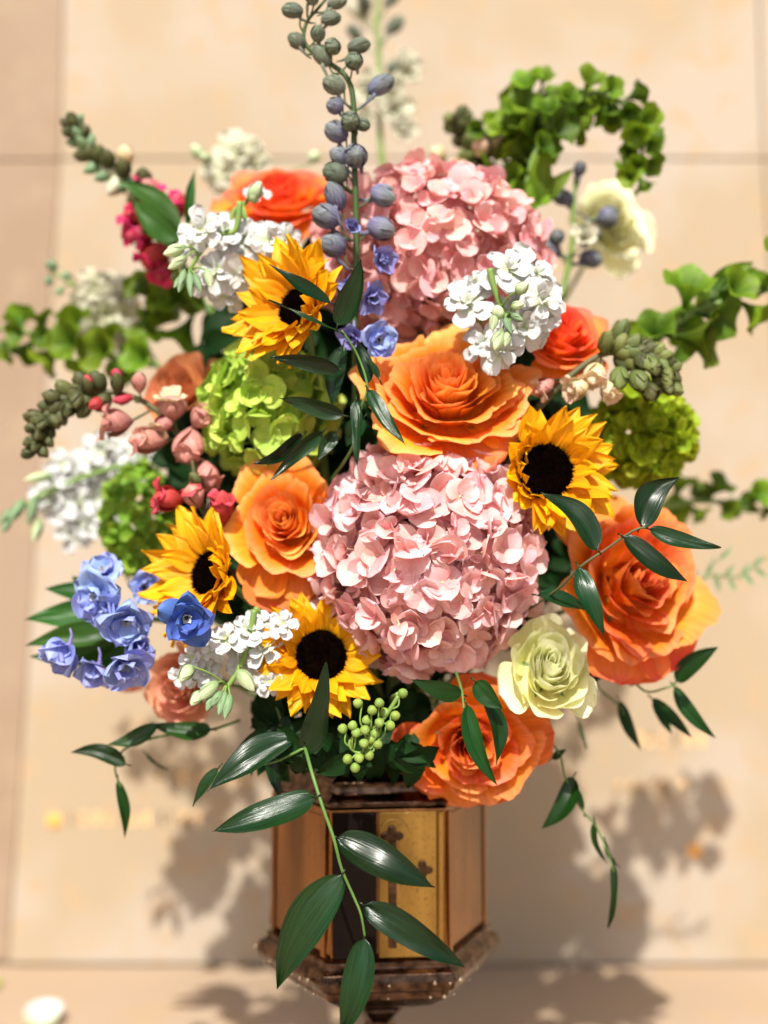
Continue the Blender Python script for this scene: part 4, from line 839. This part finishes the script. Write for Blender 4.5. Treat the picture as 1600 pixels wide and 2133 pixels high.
bells('blurred bells of Ireland reaching out past the left edge', 0.20, [(330, 760), (250, 750), (170, 720), (100, 700), (40, 690), (-40, 680)], 17, 80, 58, 71)
bells('blurred green bells drooping behind the peach coloured left side, near the terracotta rose', 0.19, [(440, 640), (390, 640), (340, 620), (300, 630)], 12, 76, 64, 72)
bells('bells of Ireland arching in a hook above the pale rose at upper right', 0.12,
      [(1104, 360), (1122, 300), (1165, 235), (1230, 195), (1295, 215), (1335, 275), (1335, 330), (1318, 372)], 34, 78, 40, 73,
      leaves=((1100, 520, 1105, 370, 40), (1115, 430, 1135, 290, 62), (1130, 420, 1195, 350, 44), (1310, 300, 1315, 395, 50)))
bells('bells of Ireland leaning left behind the hook shaped one at upper right', 0.15, [(1100, 470), (1080, 360), (1090, 270), (1110, 210), (1130, 185)], 14, 72, 60, 74)
bells('bells of Ireland at upper right leaning toward the cream snapdragon', 0.16, [(1090, 420), (1050, 330), (1030, 280), (1000, 270)], 10, 66, 50, 75)
bells('bells of Ireland reaching out to the right edge beside the deep orange rose', 0.10, [(1330, 770), (1380, 700), (1430, 660), (1500, 630), (1570, 610), (1640, 600)], 12, 104, 84, 76,
      leaves=((1400, 760, 1490, 670, 46), (1480, 600, 1570, 545, 56), (1500, 630, 1540, 560, 40)))
bells('blurred small bells of Ireland at right beside the big coral rose', 0.24, [(1380, 1060), (1440, 1045), (1510, 1045), (1600, 1040)], 9, 60, 50, 77, leaves=((1540, 1045, 1600, 1025, 40), (1530, 1050, 1590, 1068, 34)))

RU, RB = M['ruscus'], M['ruscus_back']
sprig('long sprig of five glossy leaves hanging in front of the vase',
      [(635, 1555, -0.09), (650, 1610, -0.115), (672, 1680, -0.13), (695, 1745, -0.135), (712, 1810, -0.135), (738, 1870, -0.138), (752, 1905, -0.14), (760, 1950, -0.14)],
      [(655, 1660, 443, 1735, 92, -0.13, -0.15, 12, 0.08, -0.06), (703, 1745, 905, 1850, 104, -0.135, -0.15, -14, 0.09, 0.05),
       (712, 1822, 570, 2060, 112, -0.138, -0.14, -4, 0.09, 0.05, 0.42), (758, 1885, 970, 2015, 84, -0.14, -0.15, 8, 0.08, -0.03, 0.20), (758, 1953, 712, 2165, 84, -0.14, -0.15, 0, 0.10, -0.04, 0.40)], stem_mat=M['stem'], r0=0.0019)
sprig('broad leaf standing up over the lowest sunflower, two leaves trailing left of it',
      [(640, 1570, -0.09), (632, 1560, -0.09), (610, 1570, -0.09), (560, 1590, -0.08), (470, 1600, -0.05), (430, 1640, -0.04)],
      [(632, 1570, 683, 1385, 78, -0.09, -0.13, -20, 0.04, 0.09), (612, 1535, 430, 1645, 84, -0.085, -0.11, 20, 0.06, 0.03), (455, 1600, 400, 1680, 34, -0.06, -0.06, 20), (560, 1560, 640, 1600, 40, -0.05, -0.04)])
sprig('dark leaves drooping over the left shoulder of the vase',
      [(560, 1440, 0.0), (585, 1500, -0.02), (570, 1540, -0.03), (560, 1580, -0.03)],
      [(575, 1510, 470, 1600, 44, -0.02, -0.02, 10, 0.05, 0.05, -0.5), (566, 1545, 585, 1668, 40, -0.03, -0.04, 0, 0.05, 0.04, -0.3), (590, 1490, 640, 1600, 44, -0.03, -0.06, 0, 0.05, 0.04, -0.5), (560, 1500, 520, 1620, 40, 0.0, 0.0, 20, 0.04, 0.04, -0.4)])
sprig('dark leaves trailing far left below the peach rose',
      [(500, 1500, 0.03), (440, 1520, 0.02), (330, 1535, 0.01), (260, 1560, 0.01), (240, 1600, 0.02), (252, 1640, 0.02)],
      [(440, 1520, 315, 1512, 54, 0.015, 0.01, 10, 0.05, -0.08), (330, 1510, 223, 1555, 44, 0.01, 0.0, 10, 0.05, -0.08), (262, 1592, 148, 1562, 46, 0.01, 0.01, 0, 0.04, 0.10), (246, 1625, 262, 1748, 30, 0.02, 0.02, 0, 0.05, -0.06), (305, 1570, 350, 1605, 20, 0.08, 0.08, 60)], mat=RB, stem_mat=M['stem'])
sprig('sprig arching over the big coral rose, glossy leaves on both sides',
      [(1100, 1270, -0.03), (1165, 1225, -0.08), (1210, 1180, -0.105), (1265, 1142, -0.11), (1320, 1105, -0.115), (1350, 1098, -0.115)],
      [(1245, 1145, 1132, 1022, 84, -0.11, -0.10, 10, 0.05, 0.10), (1335, 1098, 1408, 990, 78, -0.115, -0.10, 0, 0.04, -0.14), (1352, 1102, 1502, 1144, 48, -0.115, -0.12, -10, 0.05, 0.06),
       (1298, 1118, 1434, 1216, 66, -0.115, -0.12, -15, 0.07, 0.08), (1205, 1182, 1256, 1322, 62, -0.11, -0.13, -10, 0.10, 0.06), (1120, 1240, 1240, 1275, 56, -0.07, -0.06, -25, 0.06, 0.0)], stem_mat=M['stem_brown'])
sprig('dark sprig crossing the upper left sunflower and hanging beside the open rose',
      [(690, 1000, 0.0), (735, 930, -0.06), (752, 850, -0.085), (765, 805, -0.09), (745, 740, -0.09), (712, 688, -0.095)],
      [(703, 678, 755, 540, 66, -0.095, -0.12, 0, 0.03, 0.05), (688, 630, 560, 552, 42, -0.095, -0.11, 20, 0.05, -0.05), (706, 690, 558, 625, 20, -0.10, -0.11, 45, 0.05, -0.16), (708, 770, 562, 742, 50, -0.08, -0.085, 10, 0.04, 0.03, -0.8),
       (768, 812, 843, 928, 44, -0.095, -0.12, -10, 0.05, 0.05), (765, 800, 745, 705, 46, -0.085, -0.08, 20), (742, 835, 745, 968, 36, -0.085, -0.10, 30, 0.04, -0.03, -0.6), (715, 865, 580, 828, 50, -0.07, -0.075, 10, 0.04, 0.03, -0.8),
       (630, 905, 530, 970, 48, -0.06, -0.09, 10, 0.04, -0.06, -0.8), (672, 900, 565, 998, 48, -0.055, -0.085, 5, 0.04, 0.05, -0.8), (700, 900, 660, 960, 40, -0.05, -0.06, 10, 0.05, 0.03, -0.6), (715, 720, 690, 850, 56, -0.06, -0.065, 20, 0.05, 0.03, -0.6), (758, 870, 720, 930, 50, -0.06, -0.05, 20, 0.05, 0.03, -0.6), (790, 790, 760, 740, 24, -0.09, -0.09, 30)])
sprig('short sprig under the front hydrangea with paired leaves over the bottom rose',
      [(950, 1400, -0.06), (962, 1440, -0.11), (966, 1475, -0.13)],
      [(962, 1447, 857, 1418, 52, -0.115, -0.13, -10, 0.05, -0.05), (972, 1468, 1032, 1640, 52, -0.13, -0.14, 0, 0.05, 0.08), (1010, 1455, 1040, 1592, 54, -0.12, -0.125, -25, 0.06, -0.10), (990, 1420, 1046, 1478, 56, -0.13, -0.135, 10, 0.04, 0.05)], mat=RB)
sprig('airy sprig at right below the big coral rose, two leaves at its tip',
      [(1230, 1360, 0.05), (1300, 1400, 0.04), (1345, 1440, 0.03), (1390, 1432, 0.03), (1410, 1425, 0.03)],
      [(1408, 1420, 1495, 1345, 54, 0.03, 0.02, 0, 0.04, -0.06), (1404, 1430, 1488, 1540, 40, 0.03, 0.02, 0, 0.05, 0.07), (1358, 1455, 1442, 1538, 34, 0.05, 0.05), (1390, 1380, 1310, 1430, 42, 0.04, 0.05, 0, 0.04), (1360, 1460, 1400, 1530, 30, 0.07, 0.07)], mat=RB)
sprig('blurred hanging leaf sprig at lower right under the cream rose',
      [(1230, 1370, 0.08), (1245, 1430, 0.08), (1290, 1470, 0.08), (1300, 1500, 0.08)],
      [(1290, 1460, 1334, 1564, 34, 0.08, 0.08, 0, 0.05, 0.05), (1232, 1420, 1262, 1370, 40, 0.07, 0.08), (1300, 1390, 1240, 1400, 32, 0.06, 0.06)], mat=RB)
sprig('thin trailing sprig hanging at lower right of the bottom rose, edge on leaves',
      [(1110, 1500, 0.02), (1165, 1570, 0.02), (1180, 1625, 0.02), (1215, 1690, 0.02), (1240, 1720, 0.02), (1268, 1780, 0.02), (1285, 1850, 0.02), (1280, 1900, 0.02)],
      [(1195, 1618, 1133, 1730, 60, 0.02, 0.01, 15, 0.05, -0.12), (1215, 1690, 1185, 1622, 26, 0.02, 0.02, 40), (1238, 1712, 1262, 1800, 26, 0.02, 0.02, 55, 0.05, 0.08), (1262, 1755, 1290, 1810, 20, 0.02, 0.02, 60, 0.04, 0.1), (1278, 1800, 1270, 1935, 26, 0.02, 0.02, 50, 0.05, -0.10), (1150, 1580, 1180, 1560, 20, 0.02, 0.02)], mat=RB, stem_mat=M['stem'], r0=0.0012, r1=0.0008)
sprig('leaves at upper left in front of the magenta snapdragon',
      [(430, 560, 0.10), (390, 520, 0.09), (350, 470, 0.08)],
      [(372, 478, 248, 372, 78, 0.085, 0.08, 10, 0.05, 0.06), (370, 500, 275, 418, 72, 0.075, 0.07, -15, 0.05, -0.05), (392, 520, 290, 480, 60, 0.08, 0.075, 15, 0.05, 0.03), (390, 470, 405, 352, 30, 0.09, 0.09, 40, 0.05, -0.05)], mat=M['leaf_mid'])
sprig('cluster of rounded dark leaves at far left behind the pale blue flowers',
      [(380, 1300, 0.06), (280, 1290, 0.06), (200, 1290, 0.06)],
      [(230, 1290, 52, 1288, 78, 0.06, 0.05, 10, 0.05, 0.04), (240, 1270, 95, 1222, 70, 0.07, 0.06, 20, 0.05, 0.05), (220, 1260, 150, 1200, 60, 0.08, 0.07, 10), (240, 1320, 52, 1342, 66, 0.05, 0.04, -10, 0.05, 0.03), (240, 1340, 62, 1372, 60, 0.07, 0.06, 0, 0.05, -0.06), (300, 1340, 150, 1400, 60, 0.08, 0.07, 0)], mat=M['leaf_mid'], group='glossy leafy sprigs')
sprig('small blurred twiggy sprig at right edge, level with the big coral rose', [(1400, 1230, 0.2), (1480, 1200, 0.2), (1540, 1200, 0.2), (1600, 1160, 0.2)],
      [(x, y_, x+dx, y_+dy, 14, 0.2, 0.2, 20) for (x, y_, dx, dy) in ((1470, 1200, 20, -40), (1490, 1200, 10, 34), (1510, 1200, 20, -26), (1520, 1205, 12, 28), (1545, 1200, 18, -30), (1550, 1195, 20, 26), (1570, 1180, 20, -24), (1575, 1185, 22, 20), (1450, 1210, -10, -40), (1500, 1165, 26, -26))], mat=M['calyx'], r0=0.0014, r1=0.0008)
sprig('cordlike bare stalk with small leaf dangling under the cream rose', [(1190, 1470, 0.10), (1205, 1500, 0.10), (1222, 1560, 0.10)], [(1205, 1500, 1225, 1560, 12, 0.10, 0.10, 30)], mat=M['calyx'], r0=0.001, r1=0.0007)
# loose dark leaves filling the inside of the bouquet
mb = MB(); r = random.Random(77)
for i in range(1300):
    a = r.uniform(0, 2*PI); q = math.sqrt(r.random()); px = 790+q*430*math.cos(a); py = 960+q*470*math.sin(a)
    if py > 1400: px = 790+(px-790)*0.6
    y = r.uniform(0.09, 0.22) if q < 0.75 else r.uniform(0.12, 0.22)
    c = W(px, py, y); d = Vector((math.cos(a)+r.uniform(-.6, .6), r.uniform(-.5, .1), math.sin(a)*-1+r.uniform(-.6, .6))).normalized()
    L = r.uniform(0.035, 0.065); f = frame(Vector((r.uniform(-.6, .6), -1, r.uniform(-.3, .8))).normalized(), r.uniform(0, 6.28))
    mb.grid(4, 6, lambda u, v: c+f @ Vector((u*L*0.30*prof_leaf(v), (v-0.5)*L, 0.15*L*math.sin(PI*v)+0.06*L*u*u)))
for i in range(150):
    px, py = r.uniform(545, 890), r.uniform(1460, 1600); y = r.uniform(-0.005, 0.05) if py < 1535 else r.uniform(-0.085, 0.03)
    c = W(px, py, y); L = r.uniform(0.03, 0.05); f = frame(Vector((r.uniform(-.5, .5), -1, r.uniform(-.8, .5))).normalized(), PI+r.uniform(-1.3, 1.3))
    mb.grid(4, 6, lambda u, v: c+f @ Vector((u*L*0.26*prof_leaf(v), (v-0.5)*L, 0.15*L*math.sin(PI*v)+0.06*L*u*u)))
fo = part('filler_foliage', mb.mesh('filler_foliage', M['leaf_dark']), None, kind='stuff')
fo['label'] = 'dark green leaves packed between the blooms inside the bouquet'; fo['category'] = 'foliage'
# things lying on the paving
t = thing('fallen_petal', 'white rounded petal lying on the stone ledge at bottom left', 'petal', Vector((W(105, 2125, 0.50).x, 0.50, ZF+0.004)))
part('blade', petal_mesh('blade', M['white'], 0.06, 0.45, prof_round, bend=0.5, cup=0.5, seed=3, nu=12, nv=12), t, Matrix.Translation((-0.005, -0.04, 0.0)) @ Matrix.Rotation(0.12, 4, 'X'))
t = thing('fallen_leaf', 'small yellow green leaf lying on the ledge at the left edge', 'leaf', Vector((W(2, 2060, 0.63).x, 0.63, ZF+0.003)))
part('blade', petal_mesh('blade', M['hyd_lime'], 0.03, 0.4, prof_round, bend=0.4, cup=0.5, seed=4), t, Matrix.Translation((-0.01, -0.02, 0.0)))
